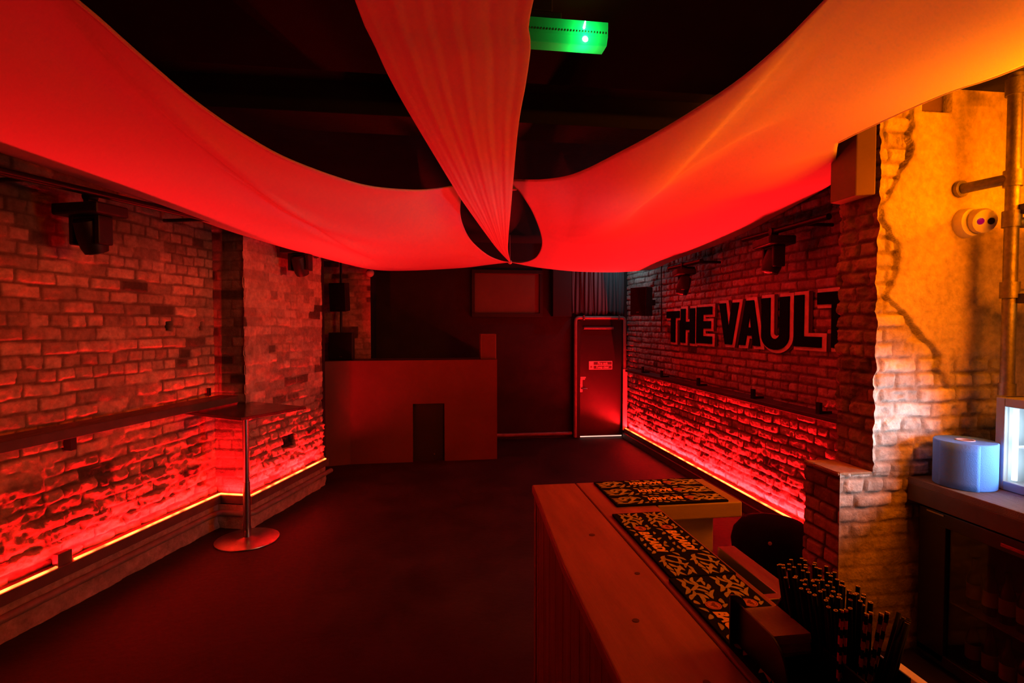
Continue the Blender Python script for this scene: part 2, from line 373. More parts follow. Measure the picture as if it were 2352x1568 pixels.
# partition beside the bar: brick edge with plaster to the right of it
PB = [(0, 2.52), (.6, 2.52), (.8, 2.62), (.95, 2.70), (1.02, 2.80), (1.09, 2.91), (1.30, 2.915), (1.47, 2.90), (1.543, 2.80), (1.60, 2.79), (1.666, 2.80), (1.72, 2.74), (1.765, 2.69), (1.911, 2.567), (2.006, 2.455), (2.103, 2.505), (2.2, 2.52), (2.295, 2.53), (2.35, 2.46), (2.412, 2.41), (2.5, 2.42), (2.556, 2.445), (2.66, 2.51), (2.751, 2.585), (3.02, 2.60), (3.2, 2.6)]
def corner(z): return (fbm(z, z * 0 + 3, 13, 301, 4) - .5) * .045
def f_part(s, z, s0=2.402):
    xb = np.interp(z, [p[0] for p in PB], [p[1] for p in PB]) + (fbm(z, z * 0 + 1, 16, 4, 3) - .5) * .05
    d, c = bricks(s, z, 91, L=.235, ch=.083, joint=.014, rough=.009, brick=(.60, .50, .44), mortar=(.33, .26, .22), dark=.0, smear=.15, header=.45)
    pl = sstep(-.004, .006, s - xb)
    lo = sstep(1.02, 1.22, z)                     # plaster only above; render smudges below
    white = sstep(.98, 1.1, z) * (1 - sstep(1.55, 1.85, z)); c = [k * (1 - white) + k * white * q for k, q in zip(c, (1.35, 1.5, 1.6))]
    patch = (1 - sstep(.22, .30, np.abs(s - 3.08) + .2 * fbm(s, z, 8, 61, 3) - .02)) * (1 - sstep(1.66, 1.76, z + .10 * fbm(s, z, 7, 62, 3)))
    low = (1 - sstep(.62, .98, z + .25 * fbm(s, z, 3, 64, 3) + (s - 2.2) * -.25))
    plm = np.clip(pl * lo * (1 - patch), 0, 1)
    pd = .022 + (fbm(s, z, 3, 66, 3) - .5) * .012
    d = d * (1 - plm) + pd * plm; d = d * (1 - low * .7)
    rim = np.exp(-((s - xb) / .022) ** 2) * lo * (1 - patch)
    d = d - rim * .012 * (s < xb)
    plc = (.62, .52, .40); gap = 1 - .45 * rim
    stain = .82 + .3 * fbm(s, z, 4, 67, 4)
    c = [(k * (1 - plm) + p * stain * plm) * gap for k, p in zip(c, plc)]
    rc = (.34, .22, .15); soft = low * .75
    c = [k * (1 - soft) + r * (.7 + .6 * fbm(s, z, 6, 68, 4)) * soft for k, r in zip(c, rc)]
    c = [k * (1 - patch * lo * .30) for k in c]
    notch = (s > 2.65) & (s < 2.83) & (z > 3.02)
    d = np.where(notch, d - .06, d); c = [np.where(notch, k * .04, k) for k in c]
    ed = sstep(.0, .020, s - s0); d = d * ed + .012 * (1 - ed)
    return d, c
relief('wall_partition', (0, 2.7, 0), (1, 0, 0), (0, -1, 0), mixed(2.402, 3.62, .0085, 2.402, 3.3), np.arange(1.03, CH + .009, .0085), f_part, shift=lambda s, z: corner(z) * (1 - sstep(0, .12, s - 2.402)))
relief('wall_partition_low', (0, 2.7, 0), (1, 0, 0), (0, -1, 0), mixed(2.2, 3.62, .0085, 2.2, 3.3), np.arange(0, 1.034, .0085), lambda s, z: f_part(s, z, 2.2))
def f_jamb(s, z):
    d, c = bricks(s, z, 95, L=.22, ch=.083, joint=.012, rough=.014, brick=(.34, .22, .17), mortar=(.16, .11, .09), dark=.0)
    ed = sstep(0, .022, s); d = d * ed + .026 * (1 - ed) - corner(z) * (1 - sstep(0, .12, s))
    return d + (fbm(z, z * 0, 6, 7, 3) - .5) * .035 * sstep(.15, .3, s), c
def f_jamb2(s, z):
    d, c = bricks(s, z, 96, L=.25, ch=.083, joint=.010, rough=.003, brick=(.34, .20, .16), mortar=(.07, .05, .045), dark=.0)
    ed = sstep(0, .022, s); return d * ed + .008 * (1 - ed), c
relief('wall_partition_edge', (2.428, 2.688, 0), (0, 1, 0), (-1, 0, 0), np.arange(0, .322, .0085), np.arange(1.03, CH + .009, .0085), f_jamb, flip=True)
relief('wall_partition_low_edge', (2.208, 2.688, 0), (0, 1, 0), (-1, 0, 0), np.arange(0, .29, .0085), np.arange(0, 1.045, .0085), f_jamb2, flip=True)
mb = MB(); mb.box((2.45, 2.73, 0), (3.62, 3.0, CH)); mb.box((2.235, 2.73, 0), (2.47, 2.96, 1.02)); struct(mb.build('wall_partition_core', mat('rubble_core', (.16, .10, .08), .9, bump=.5, bscale=30)))
mb = MB(); mb.box((2.19, 2.69, 1.018), (2.40, 2.975, 1.034)); struct(mb.build('trim_1', mat('brick_cap', (.40, .24, .15), .85, noise=.4, nscale=20, bump=.6, bscale=60), bevel=.005))
# plastered lining high on the partition edge
mb = MB(); mb.prism([(2.30, 2.735), (2.385, 2.69), (2.39, 2.955), (2.30, 2.93)], 2.56, CH); struct(mb.build('trim_2', mat('painted_lining', (.20, .12, .09), .6, noise=.15, nscale=6), bevel=.006))

mb = MB(); mb.box((-.93, 8.66, 0), (3.3, 8.76, CH)); struct(mb.build('wall_back', M_black))
mb = MB(); mb.box((3.62, -2.5, 0), (3.72, 3.0, CH)); struct(mb.build('wall_bar_side', mat('bar_side_plaster', (.55, .44, .33), .8, noise=.3, nscale=4, bump=.3, bscale=20)))
mb = MB(); mb.box((-6, -2.6, 0), (3.72, -2.5, CH)); struct(mb.build('wall_front', M_black))
mb = MB(); mb.box((-6.2, -2.6, -.1), (3.8, 8.8, 0)); struct(mb.build('floor', M_floor))
mb = MB(); mb.box((-6.2, -2.6, CH), (3.8, 8.8, CH + .1)); struct(mb.build('ceiling', M_ceil))
mb = MB(); mb.box((-4.2, -2.5, 3.0), (2.0, 2.6, CH)); struct(mb.build('ceiling_bulkhead', mat('black_bulkhead', (.011, .010, .009), .9, spec=.05, noise=.3, nscale=2, bump=.1, bscale=20), bevel=.004))
mb = MB(); mb.box((-2.2, 3.05, 2.98), (3.1, 3.35, CH)); struct(mb.build('ceiling_beam', M_ceil, bevel=.004))

# ---------------------------------------------------------------- door and surround
door = MB(); door.box((2.33, 8.60, .015), (3.04, 8.645, 1.915)); door = struct(door.build('door_1', mat('black_door', (.020, .014, .014), .33, noise=.3, nscale=3, bump=.05, bscale=60), bevel=.003))
f = MB(); f.box((2.24, 8.585, 0), (2.33, 8.66, 1.93)); f.box((3.04, 8.585, 0), (3.09, 8.66, 1.93)); f.box((2.24, 8.585, 1.915), (3.09, 8.66, 1.96)); f.build('door_frame', M_black, door, bevel=.003)
f = MB(); f.box((2.335, 8.592, .012), (3.035, 8.60, .028)); f.build('lit_gap', M_leak, door)
f = MB(); f.box((2.33, 8.592, .75), (2.37, 8.60, .95)); f.tube([(2.352, 8.59, .81), (2.352, 8.55, .81), (2.362, 8.545, .81), (2.44, 8.545, .81)], .009)
f.build('door_handle', M_grey, door, smooth=40)
f = MB(); f.box((2.38, 8.555, 1.775), (2.88, 8.60, 1.81)); f.build('door_closer', mat('closer_metal', (.3, .2, .2), .3, metal=.8), door, bevel=.004)

def text_mesh(txt, size, offset=0., extrude=.0004, align='LEFT', shear=0., sx=1.0, spacing=1.):
    cu = bpy.data.curves.new('txt', 'FONT'); cu.body = txt; cu.size = size; cu.offset = offset; cu.extrude = extrude; cu.align_x = align; cu.shear = shear; cu.space_character = spacing; cu.resolution_u = 4
    o = bpy.data.objects.new('txt', cu); col.objects.link(o)
    me = bpy.data.meshes.new_from_object(o.evaluated_get(bpy.context.evaluated_depsgraph_get()))
    bpy.data.objects.remove(o); bpy.data.curves.remove(cu)
    me.transform(Matrix.Diagonal((sx, 1, 1, 1))); return me
def place(me, origin, ex, ey, ez):
    M = Matrix((ex, ey, ez)).transposed().to_4x4(); M.translation = Vector(origin); me.transform(M); return me
def child_mesh(name, me, m, parent):
    me.transform(Matrix.Translation(-parent_loc(parent))); me.materials.clear(); return link(name, me, m, parent)

X, Y = Vector((1, 0, 0)), Vector((0, 1, 0))
# fire door sign
sg = thing('fire_door_sign', 'small pale rectangular fire exit sign plate fixed to the black door', 'sign', (2.67, 8.60, 1.19))
f = MB(); f.box((2.475, 8.592, 1.115), (2.87, 8.5995, 1.252)); f.build('plate', M_white, sg, bevel=.006)
f = MB(); f.box((2.555, 8.5905, 1.192), (2.86, 8.5925, 1.240)); f.box((2.555, 8.5905, 1.127), (2.86, 8.5925, 1.178)); f.build('text_panel', mat('sign_panel', (.08, .07, .07), .6), sg)
for i, (t, zz) in enumerate((('Fire exit', 1.200), ('Keep clear', 1.138))):
    me = text_mesh(t, .052, .001, align='CENTER', sx=.95); place(me, (2.707, 8.5895, zz), X, Z, -Y); child_mesh('lettering', me, M_white, sg)
f = MB(); f.cyl((2.515, 8.5915, 1.16), (2.515, 8.5895, 1.16), .018); f.build('pictogram', mat('sign_pictogram', (.25, .1, .1), .6), sg)
sg = thing('push_plate_label', 'tiny pale two-line label above the handle of the black door', 'sign', (2.38, 8.60, .97))
f = MB(); f.box((2.335, 8.594, .975), (2.425, 8.5995, .998)); f.box((2.335, 8.594, .95), (2.41, 8.5995, .970)); f.build('plate', M_white, sg, bevel=.002)

# pipe run round the door
p = MB()
p.tube([(.84, 8.615, .075), (2.20, 8.615, .075)], .03, 14); p.build
pipe = p.build('pipe', M_pipe, smooth=50); tag(pipe, 'thin painted pipe running low along the black back wall left of the door', 'pipe')
p = MB(); pts = [(2.24, 8.56, .02), (2.24, 8.56, 1.90)] + [(2.24 + .06 * (1 - math.cos(a)), 8.56, 1.90 + .06 * math.sin(a)) for a in np.linspace(.2, 1.57, 6)] + [(3.02, 8.56, 1.96)] + [(3.02 + .045 * math.sin(a), 8.56, 1.915 + .045 * math.cos(a)) for a in np.linspace(.2, 1.57, 6)] + [(3.065, 8.56, .16)]
p.tube(pts, .027, 14); pipe = p.build('pipe', M_pipe, smooth=50)
tag(pipe, 'square-bent pipe framing the top and both sides of the black door', 'pipe')
f = MB(); f.box((2.36, 8.52, 1.925), (2.385, 8.6, 2.0)); f.build('pipe_clip', M_grey, pipe, bevel=.002)
f = MB(); f.box((2.95, 8.52, 1.925), (2.972, 8.6, 2.0)); f.build('pipe_clip', M_grey, pipe, bevel=.002)

# curtain over the door
def curtain():
    n, mz = 220, 14; vs = []; fs = []
    for j in range(mz + 1):
        z = 2.0 + (CH - 2.03) * j / mz
        for i in range(n + 1):
            t = i / n; x = 2.17 + t * .90
            k = .030 * math.sin(t * 2 * math.pi * 13 + 1.2 * math.sin(t * 9)) + .012 * math.sin(t * 2 * math.pi * 29 + z * 2)
            k *= (1 - .25 * j / mz)
            zz = z + (.03 * math.sin(t * 11) + .02 * math.sin(t * 37) if j == 0 else 0)
            vs.append((x + .008 * math.sin(z * 4 + t * 30), 8.612 + k * .8, zz))
    for j in range(mz):
        for i in range(n): a = j * (n + 1) + i; fs.append((a, a + 1, a + n + 2, a + n + 1))
    me = bpy.data.meshes.new('curtain'); me.from_pydata(vs, [], fs); o = link('curtain', me, M_curtain, smooth=180)
    s = o.modifiers.new('thick', 'SOLIDIFY'); s.thickness = .004
    return tag(o, 'gathered black curtain hanging above the door in the far right corner', 'curtain')
curtain()
# black side panel left of the curtain
o = MB(); o.box((1.86, 8.52, 1.98), (2.165, 8.655, CH - .01)); tag(o.build('wall_panel', mat('matt_black_board', (.006, .006, .006), .8), bevel=.004), 'tall matt black board between the framed panel and the curtain', 'panel')
fp = thing('framed_board', 'brown rectangular board in a black frame, high on the black back wall', 'board', (1.14, 8.64, 2.03))
f = MB()
for a in (((.57, 8.60, 1.97), (1.72, 8.66, 2.03)), ((.57, 8.60, 2.66), (1.72, 8.66, 2.72)), ((.57, 8.60, 2.03), (.62, 8.66, 2.66)), ((1.66, 8.60, 2.03), (1.72, 8.66, 2.66))): f.box(*a)
f.build('frame', M_metalblk, fp, bevel=.004)
f = MB(); f.box((.62, 8.635, 2.03), (1.66, 8.66, 2.66)); f.build('board_surface', mat('brown_board', (.12, .085, .04), .55, noise=.3, nscale=2), fp)

# ---------------------------------------------------------------- DJ booth
bt = thing('dj_booth', 'tall dark red-brown boarded booth with a black hatch, against the back wall', 'booth', (-.3, 7.4, 0))
ex = Vector((1, -.012, 0)).normalized(); ey = Vector((-ex.y, ex.x, 0))
P1 = Vector((-1.12, 7.38, 0)); P2 = Vector((.835, 7.40, 0)); P0 = Vector((-1.45, 7.30, 0))
def wallseg(mb, a, b, z0, z1, th=.03):
    d = (b - a).normalized(); n_ = Vector((-d.y, d.x, 0)); c = (a + b) / 2 + n_ * th / 2; c.z = (z0 + z1) / 2
    mb.obox(c, d, n_, Z, (b - a).length / 2, th / 2, (z1 - z0) / 2)
f = MB(); hx0, hx1 = -.305, .118
wallseg(f, P1, Vector((hx0, 7.385, 0)), 0, 1.37); wallseg(f, Vector((hx1, 7.39, 0)), P2, 0, 1.37); wallseg(f, Vector((hx0, 7.385, 0)), Vector((hx1, 7.39, 0)), .785, 1.37)
f.build('front_panel', M_mdf, bt)
f = MB(); wallseg(f, P0, P1, 0, 1.37); f.build('left_panel', M_mdf, bt)
f = MB(); f.box((.805, 7.43, 0), (.835, 8.6, 1.37)); f.build('side_panel', M_mdf, bt)
f = MB(); f.box((-1.44, 7.44, 1.352), (.80, 7.88, 1.37)); f.build('shelf', mat('booth_top', (.05, .03, .025), .55), bt)
f = MB(); f.box((hx0 - .005, 7.44, .0), (hx1 + .005, 7.46, .79)); f.build('hatch', mat('hatch_black', (.003, .003, .003), .6), bt)
f = MB(); f.cyl((-.02, 7.44, .09), (-.02, 7.425, .09), .012); f.build('hatch_knob', M_grey, bt)
o = MB(); o.box((.615, 7.45, 1.371), (.83, 7.70, 1.72)); o = o.build('monitor_speaker', mat('box_brown', (.14, .09, .07), .6), bevel=.006); tag(o, 'small brown box standing on the right end of the booth top', 'speaker box')
f = MB(); f.box((.635, 7.445, 1.39), (.81, 7.449, 1.70)); f.build('front_cloth', mat('box_brown2', (.11, .07, .055), .8, bump=.3, bscale=300), o)

def speaker(name, label, c, ax, ay, az, hx, hy, hz, nb=True):
    """ay = front direction"""
    t = thing(name, label, 'speaker', c); c = Vector(c)
    f = MB(); bo = [(-hx, -hy), (hx, -hy), (hx * .72, hy), (-hx * .72, hy)]   # wedge shaped cabinet, wide at front
    M = Matrix((ax, -Vector(ay), az)).transposed().to_4x4(); M.translation = c
    f.prism(bo, -hz, hz, M); f.build('cabinet', M_metalblk, t, bevel=.008)
    f = MB(); f.obox(c + Vector(ay) * (hy + .004), ax, ay, az, hx * .93, .005, hz * .94); f.build('grille', M_grille, t, bevel=.004)
    f = MB(); f.obox(c + Vector(ay) * (hy + .011) - Vector(az) * hz * .74, ax, ay, az, .02, .002, .008); f.build('badge', M_grey, t)
    return t
# left speaker on a pole over a sub
a = R(-14); ax = Vector((math.cos(a), math.sin(a), 0)); ay = Vector((math.sin(a), -math.cos(a), 0)); tl = R(5)
az = (Z * math.cos(tl) + ay * math.sin(tl)).normalized(); ayt = (ay * math.cos(tl) - Z * math.sin(tl)).normalized()
speaker('loudspeaker', 'black loudspeaker mounted on a thin pole above the booth, by the left wall', (-1.265, 7.62, 2.22), ax, ayt, az, .115, .11, .19)
f = MB(); f.cyl((-1.275, 7.70, 1.745), (-1.275, 7.745, CH - .002), .016); f.box((-1.31, 7.68, 2.15), (-1.24, 7.76, 2.25)); tag(f.build('speaker_pole', M_metalblk, smooth=40), 'thin black pole rising from the subwoofer on the booth to the ceiling', 'pole')
sb = speaker('subwoofer', 'black cube subwoofer standing on the left end of the booth', (-1.24, 7.66, 1.558), Vector((.99, -.1, 0)).normalized(), Vector((-.1, -.99, 0)).normalized(), Z, .16, .15, .184)
# right speaker
a = R(-40); ay = Vector((-math.cos(R(35)), -math.sin(R(35)), 0)); ax = Vector((-ay.y, ay.x, 0))*-1
ax = Vector((math.sin(R(35)) * -1 * -1, -math.cos(R(35)), 0)); ax = Z.cross(ay) * -1
speaker('loudspeaker', 'black loudspeaker on the right brick wall, left of the large lettering', (2.88, 7.32, 2.17), ax * -1, ay, Z, .13, .11, .20)
f = MB(); f.box((2.94, 7.36, 2.12), (3.09, 7.42, 2.2)); tag(f.build('speaker_bracket', M_metalblk, bevel=.004), 'black wall bracket behind the right-hand loudspeaker', 'bracket')
f = MB(); f.tube([(3.085, 7.15, 3.1), (3.08, 7.15, 2.5), (3.075, 7.12, 2.2), (3.08, 7.13, 1.75)], .008, 8); tag(f.build('cable', M_yellowcable, smooth=60), 'thin dark cable running down the right brick wall beside the loudspeaker', 'cable')

# ---------------------------------------------------------------- moving head lights
def moving_head(label, c, yaw, tilt_, sc=1.0):
    t = thing('moving_head_light', label, 'stage light', c, 'moving head lights hanging near the ceiling'); c = Vector(c)
    ca, sa = math.cos(yaw), math.sin(yaw); ax = Vector((ca, sa, 0)); ay = Vector((-sa, ca, 0))
    f = MB(); f.obox(c - Z * .055 * sc, ax, ay, Z, .155 * sc, .10 * sc, .032 * sc); f.build('base', M_metalblk, t, bevel=.012)
    f = MB(); f.obox(c - Z * .005 * sc, ax, ay, Z, .02, .03, .03 * sc); f.cyl(c + Z * .03 - ay * .03, c + Z * .03 + ay * .03, .032); f.build('clamp', M_metalblk, t, smooth=40)
    f = MB(); f.obox(c - Z * .095 * sc, ax, ay, Z, .10 * sc, .04 * sc, .012)
    for k in (-1, 1): f.obox(c - Z * .165 * sc + ax * k * .088 * sc, ax, ay, Z, .016 * sc, .045 * sc, .082 * sc)
    f.build('yoke', M_metalblk, t, bevel=.008)
    hc = c - Z * .195 * sc; d = (ay * math.cos(tilt_) - Z * math.sin(tilt_)).normalized()
    f = MB(); f.lathe([(.045 * sc, -.10 * sc), (.062 * sc, -.085 * sc), (.070 * sc, 0), (.068 * sc, .06 * sc), (.058 * sc, .095 * sc)], hc, 28, d); f.build('head', M_metalblk, t, smooth=40)
    f = MB(); f.lathe([(.050 * sc, 0), (.040 * sc, .008), (.012 * sc, .013)], hc + d * .094 * sc, 24, d); f.build('lens', mat('lamp_lens', (.15, .14, .15), .06, spec=1), t, smooth=60)
moving_head('moving head stage light near the ceiling, above the left wall, nearest the camera', S(.42, .22, 2.63), R(-20), R(70), 1.12)
moving_head('moving head stage light near the ceiling above the left brick pillar', S(2.46, .47, 2.645), R(-15), R(62), 1.05)
moving_head('small-looking moving head light beside the white-lit bricks at the far right', (2.82, 5.92, 2.50), R(75), R(75), 1.05)
moving_head('moving head stage light hanging over the right half of the large wall lettering', (2.82, 4.25, 2.60), R(80), R(75), 1.10)
def rail(label, a, b, wallpts):
    t = thing('lighting_rail', label, 'rail', a)
    f = MB(); f.cyl(a, b, .0235, n=18); f.build('rail_tube', mat('rail_black', (.03, .025, .025), .35, metal=.6), t, smooth=40)
    for p0, p1 in wallpts:
        f = MB(); f.cyl(p0, p1, .014); f.build('standoff', M_metalblk, t, smooth=40)
rail('black lighting rail along the top of the left wall', S(-.6, .22, 2.66), S(3.3, .52, 2.70), [(S(.0, -.03, 2.66), S(.0, .27, 2.66)), (S(1.3, -.03, 2.68), S(1.3, .36, 2.68))])
rail('black lighting rail along the top of the right brick wall', (2.82, 3.6, 2.63), (2.82, 4.7, 2.63), [((2.82, 3.9, 2.63), (3.09, 3.9, 2.63)), ((2.82, 4.6, 2.63), (3.09, 4.6, 2.63))])
rail('short black lighting rail in the far right corner by the white-lit bricks', (2.82, 5.5, 2.53), (2.82, 6.3, 2.53), [((2.82, 5.6, 2.53), (3.09, 5.6, 2.53)), ((2.82, 6.2, 2.53), (3.09, 6.2, 2.53))])
# flood over the far corner
f = MB(); f.box((2.68, 8.00, 3.02), (2.92, 8.16, CH - .002)); fl = f.build('flood_light', M_metalblk, bevel=.006); tag(fl, 'small black flood light fixed to the ceiling in front of the curtain', 'flood light')

# ---------------------------------------------------------------- trunking, LED strips, pipes, ledges
def prof_run(name, segs, m, label, cat, bevel=.004):
    """segs: list of (s0,s1,off0,off1,z0,z1) on the left wall"""
    f = MB()
    for s0, s1, o0, o1, z0, z1 in segs: f.obox(S((s0 + s1) / 2, (o0 + o1) / 2, (z0 + z1) / 2), U, N, Z, (s1 - s0) / 2, (o1 - o0) / 2, (z1 - z0) / 2)
    return tag(f.build(name, m, bevel=bevel), label, cat)
prof_run('light_trough', [(-3.3, 1.93, -.085, .022, .225, .30), (1.835, 1.93, .022, .335, .225, .30), (1.93, 3.26, .23, .335, .225, .30)], M_trunk, 'dark timber trough carrying the red light strip along the left wall', 'trough')
f = MB(); f.tube([S(-3.3, .012, .15), S(1.74, .012, .15), S(1.79, .03, .15), S(1.815, .07, .15), S(1.815, .30, .15), S(1.84, .335, .15), S(1.88, .34, .15), S(3.30, .34, .15)], .026, 14)
tag(f.build('heating_pipe', M_pipe, smooth=50), 'painted pipe running just below the light trough on the left wall', 'pipe')
def f_kerb(s, z):
    n = fbm(s, z, 14, 12, 4); d = (n - .5) * .03
    return d, [k * (.6 + .8 * fbm(s, z, 9, 14, 3)) for k in (np.full_like(s, .34), np.full_like(s, .23), np.full_like(s, .18))]
relief('baseboard_left', S(0, .0, 0), U, N, np.arange(-3, 1.85, .02), np.arange(0, .24, .02), f_kerb)
relief('baseboard_left_return', S(1.83, 0, 0), N, -U, np.arange(-.03, .33, .02), np.arange(0, .24, .02), f_kerb)
relief('baseboard_left_far', S(0, .315, 0), U, N, np.arange(1.84, 3.24, .02), np.arange(0, .24, .02), f_kerb)
def led(label, a, b, n_, z, wd=.008):
    f = MB(); a = Vector(a); b = Vector(b); f.obox((a + b) / 2, (b - a).normalized(), n_, Z, (b - a).length / 2, wd, .005)
    return tag(f.build('led_strip', M_ledstrip), label, 'light strip', 'red light strips at the foot of the walls')
led('glowing red light strip at the foot of the left wall, nearest the camera', S(-.9, .004, .307), S(.33, .004, .307), N, 0)
led('glowing red light strip at the foot of the left wall, ending in the corner', S(.45, .004, .307), S(1.85, .004, .307), N, 0)
led('short glowing red strip on the narrow face of the brick pillar, behind the tall table', S(1.855, .004, .307), S(1.855, .315, .307), U, 0)
led('glowing red light strip along the foot of the left brick pillar', S(1.87, .315, .307), S(3.22, .315, .307), N, 0)
led('glowing red light strip along the foot of the right brick wall', (3.068, 3.05, .157), (3.068, 8.5, .157), X, 0)
f = MB(); f.box((3.055, 3.02, .085), (3.145, 8.52, .15)); tag(f.build('light_trough', M_trunk, bevel=.004), 'dark timber trough carrying the red light strip along the right wall', 'trough')
f = MB(); f.box((3.02, 3.02, .0), (3.145, 8.5, .085)); struct(f.build('baseboard_right', M_trunk, bevel=.004))
# cable tray / block interrupting the left strip
f = MB(); f.obox(S(.39, -.02, .33), U, N, Z, .05, .022, .05); tag(f.build('junction_block', M_trunk, bevel=.004), 'small dark block interrupting the light strip on the left wall', 'block')
# ledges
lg = thing('drinks_ledge', 'long dark wooden drinks ledge along the left brick wall', 'ledge', S(0, 0, 1.16))
f = MB(); f.obox(S(-.7, .08, 1.185), U, N, Z, 2.585, .093, .022); f.build('board', mat('ledge_wood', (.11, .055, .04), .5, noise=.4, nscale=6, stretch=(4, 1, 1)), lg, bevel=.004)
f = MB(); f.obox(S(-.7, .172, 1.175), U, N, Z, 2.585, .01, .030); f.build('edge_strip', M_trunk, lg, bevel=.003)
for s_ in (-1.3, .48): f = MB(); f.obox(S(s_, -.04, 1.09), U, N, Z, .02, .03, .07); f.build('bracket', M_metalblk, lg, bevel=.003)
f = MB(); f.obox(S(1.80, -.05, 1.245), U, N, Z, .012, .012, .035); f.build('bracket', M_metalblk, lg)
lg = thing('drinks_ledge', 'long dark wooden drinks ledge along the right brick wall below the lettering', 'ledge', (3.05, 5.5, 1.1))
f = MB(); f.box((2.95, 3.02, 1.108), (3.14, 8.2, 1.145)); f.build('board', mat('ledge_wood2', (.09, .05, .045), .5, noise=.4, nscale=6), lg, bevel=.004)
for yy in (7.6, 6.92, 5.89, 4.80, 3.9): f = MB(); f.box((2.985, yy - .022, 1.145), (3.01, yy + .022, 1.235)); f.box((3.01, yy - .015, 1.145), (3.10, yy + .015, 1.165)); f.build('bracket', M_metalblk, lg)
# right pipe end at corner
f = MB(); f.box((3.03, 8.515, .12), (3.10, 8.55, 1.12)); struct(f.build('trim_3', mat('corner_trim', (.5, .4, .36), .5)))

# ---------------------------------------------------------------- wall lettering
def poly_letter(ch):
    if ch == 'T': return [[(0, 1), (1, 1), (1, .78), (.68, .78), (.68, 0), (.36, 0), (.36, .78), (0, .78)]]
    if ch == 'H': return [[(0, 0), (0, 1), (.33, 1), (.33, .62), (.66, .62), (.66, 1), (1, 1), (1, 0), (.66, 0), (.66, .38), (.33, .38), (.33, 0)]]
    if ch == 'E': return [[(0, 0), (0, 1), (1, 1), (1, .79), (.42, .79), (.42, .61), (.92, .61), (.92, .41), (.42, .41), (.42, .20), (1, .20), (1, 0)]]
    if ch == 'V': return [[(0, 1), (.33, 1), (.50, .36), (.67, 1), (1, 1), (.67, 0), (.33, 0)]]
    if ch == 'A': return [[(0, 0), (.32, 1), (.68, 1), (1, 0), (.70, 0), (.63, .22), (.36, .22), (.29, 0)], [(.42, .40), (.58, .40), (.50, .72)]]
    if ch == 'U':
        o = [(0, 1)]; o += [(.5 + .5 * math.cos(t), .26 + .28 * math.sin(t)) for t in np.linspace(math.pi, 2 * math.pi, 15)]; o += [(1, 1), (.68, 1)]
        o += [(.5 + .18 * math.cos(t), .30 + .11 * math.sin(t)) for t in np.linspace(2 * math.pi, math.pi, 9)]; o += [(.32, 1)]; return [o]
    if ch == 'L': return [[(0, 0), (0, 1), (.36, 1), (.36, .20), (1, .20), (1, 0)]]
def letter_mesh(ch, w, h, off, ext):
    cu = bpy.data.curves.new('l', 'CURVE'); cu.dimensions = '2D'; cu.fill_mode = 'BOTH'; cu.extrude = ext; cu.offset = off
    for pl in poly_letter(ch):
        sp = cu.splines.new('POLY'); sp.points.add(len(pl) - 1)
        for p, (x, y) in zip(sp.points, pl): p.co = (x * w, y * h, 0, 1)
        sp.use_cyclic_u = True
    o = bpy.data.objects.new('l', cu); col.objects.link(o); me = bpy.data.meshes.new_from_object(o.evaluated_get(bpy.context.evaluated_depsgraph_get()))
    bpy.data.objects.remove(o); bpy.data.curves.remove(cu); return me
LET = [('T', 7.02, 6.63, 1.618, 2.025), ('H', 6.59, 6.21, 1.62, 2.048), ('E', 6.165, 5.80, 1.63, 2.055), ('V', 5.64, 5.25, 1.637, 2.080), ('A', 5.235, 4.87, 1.64, 2.090), ('U', 4.85, 4.44, 1.625, 2.10), ('L', 4.37, 4.03, 1.66, 2.103), ('T', 4.08, 3.62, 1.665, 2.110)]
sign = thing('wall_lettering', 'large black capital letters with a pale border on the right brick wall', 'sign', (3.09, 5.3, 1.6))
for i, (ch, y0, y1, z0, z1) in enumerate(LET):
    for nm, off, dx, dy, dz, m_, ext in (('letter_shadow', .030, 3.079, .060, 0, M_sign_shadow, .001), ('letter_border', .030, 3.072, .02, 0, M_sign_edge, .003), ('letter', 0.0, 3.062, 0, 0, M_sign_black, .006)):
        me = letter_mesh(ch, y0 - y1, z1 - z0, off, ext)
        if len(me.polygons) == 0: continue
        place(me, (dx + .045, y0 - dy, z0 + dz * 0), -Y, Z, -X); child_mesh(nm, me, m_, sign)

# ---------------------------------------------------------------- drapes
def polyline(pts, n, smooth=True):
    P = [Vector(p) for p in pts]; 
    ex_ = [P[0] * 2 - P[1]] + P + [P[-1] * 2 - P[-2]]
    out = []; 
    for i in range(1, len(ex_) - 2):
        p0, p1, p2, p3 = ex_[i - 1:i + 3]
        for k in range(12):
            t = k / 12; out.append(.5 * ((2 * p1) + (-p0 + p2) * t + (2 * p0 - 5 * p1 + 4 * p2 - p3) * t * t + (-p0 + 3 * p1 - 3 * p2 + p3) * t ** 3))
    out.append(P[-1]); L = [0]
    for a, b in zip(out, out[1:]): L.append(L[-1] + (b - a).length)
    res = []; 
    arr = np.array([tuple(p) for p in out]); LL = np.array(L) / L[-1]; tt = np.linspace(0, 1, n)
    return np.stack([np.interp(tt, LL, arr[:, k]) for k in range(3)], -1)
def coons(top, bottom, left, right, nu, nv, fn=None):
    """top: u at v=0, bottom: u at v=1, left: v at u=0, right: v at u=1"""
    T = polyline(top, nu); B = polyline(bottom, nu); Lf = polyline(left, nv); Rt = polyline(right, nv)
    u = np.linspace(0, 1, nu)[None, :, None]; v = np.linspace(0, 1, nv)[:, None, None]
    Sf = (1 - v) * T[None] + v * B[None] + (1 - u) * Lf[:, None] + u * Rt[:, None] - ((1 - u) * (1 - v) * T[0] + u * (1 - v) * T[-1] + (1 - u) * v * B[0] + u * v * B[-1])
    if fn is not None: Sf[..., 2] += fn(u[..., 0], v[..., 0])
    return Sf
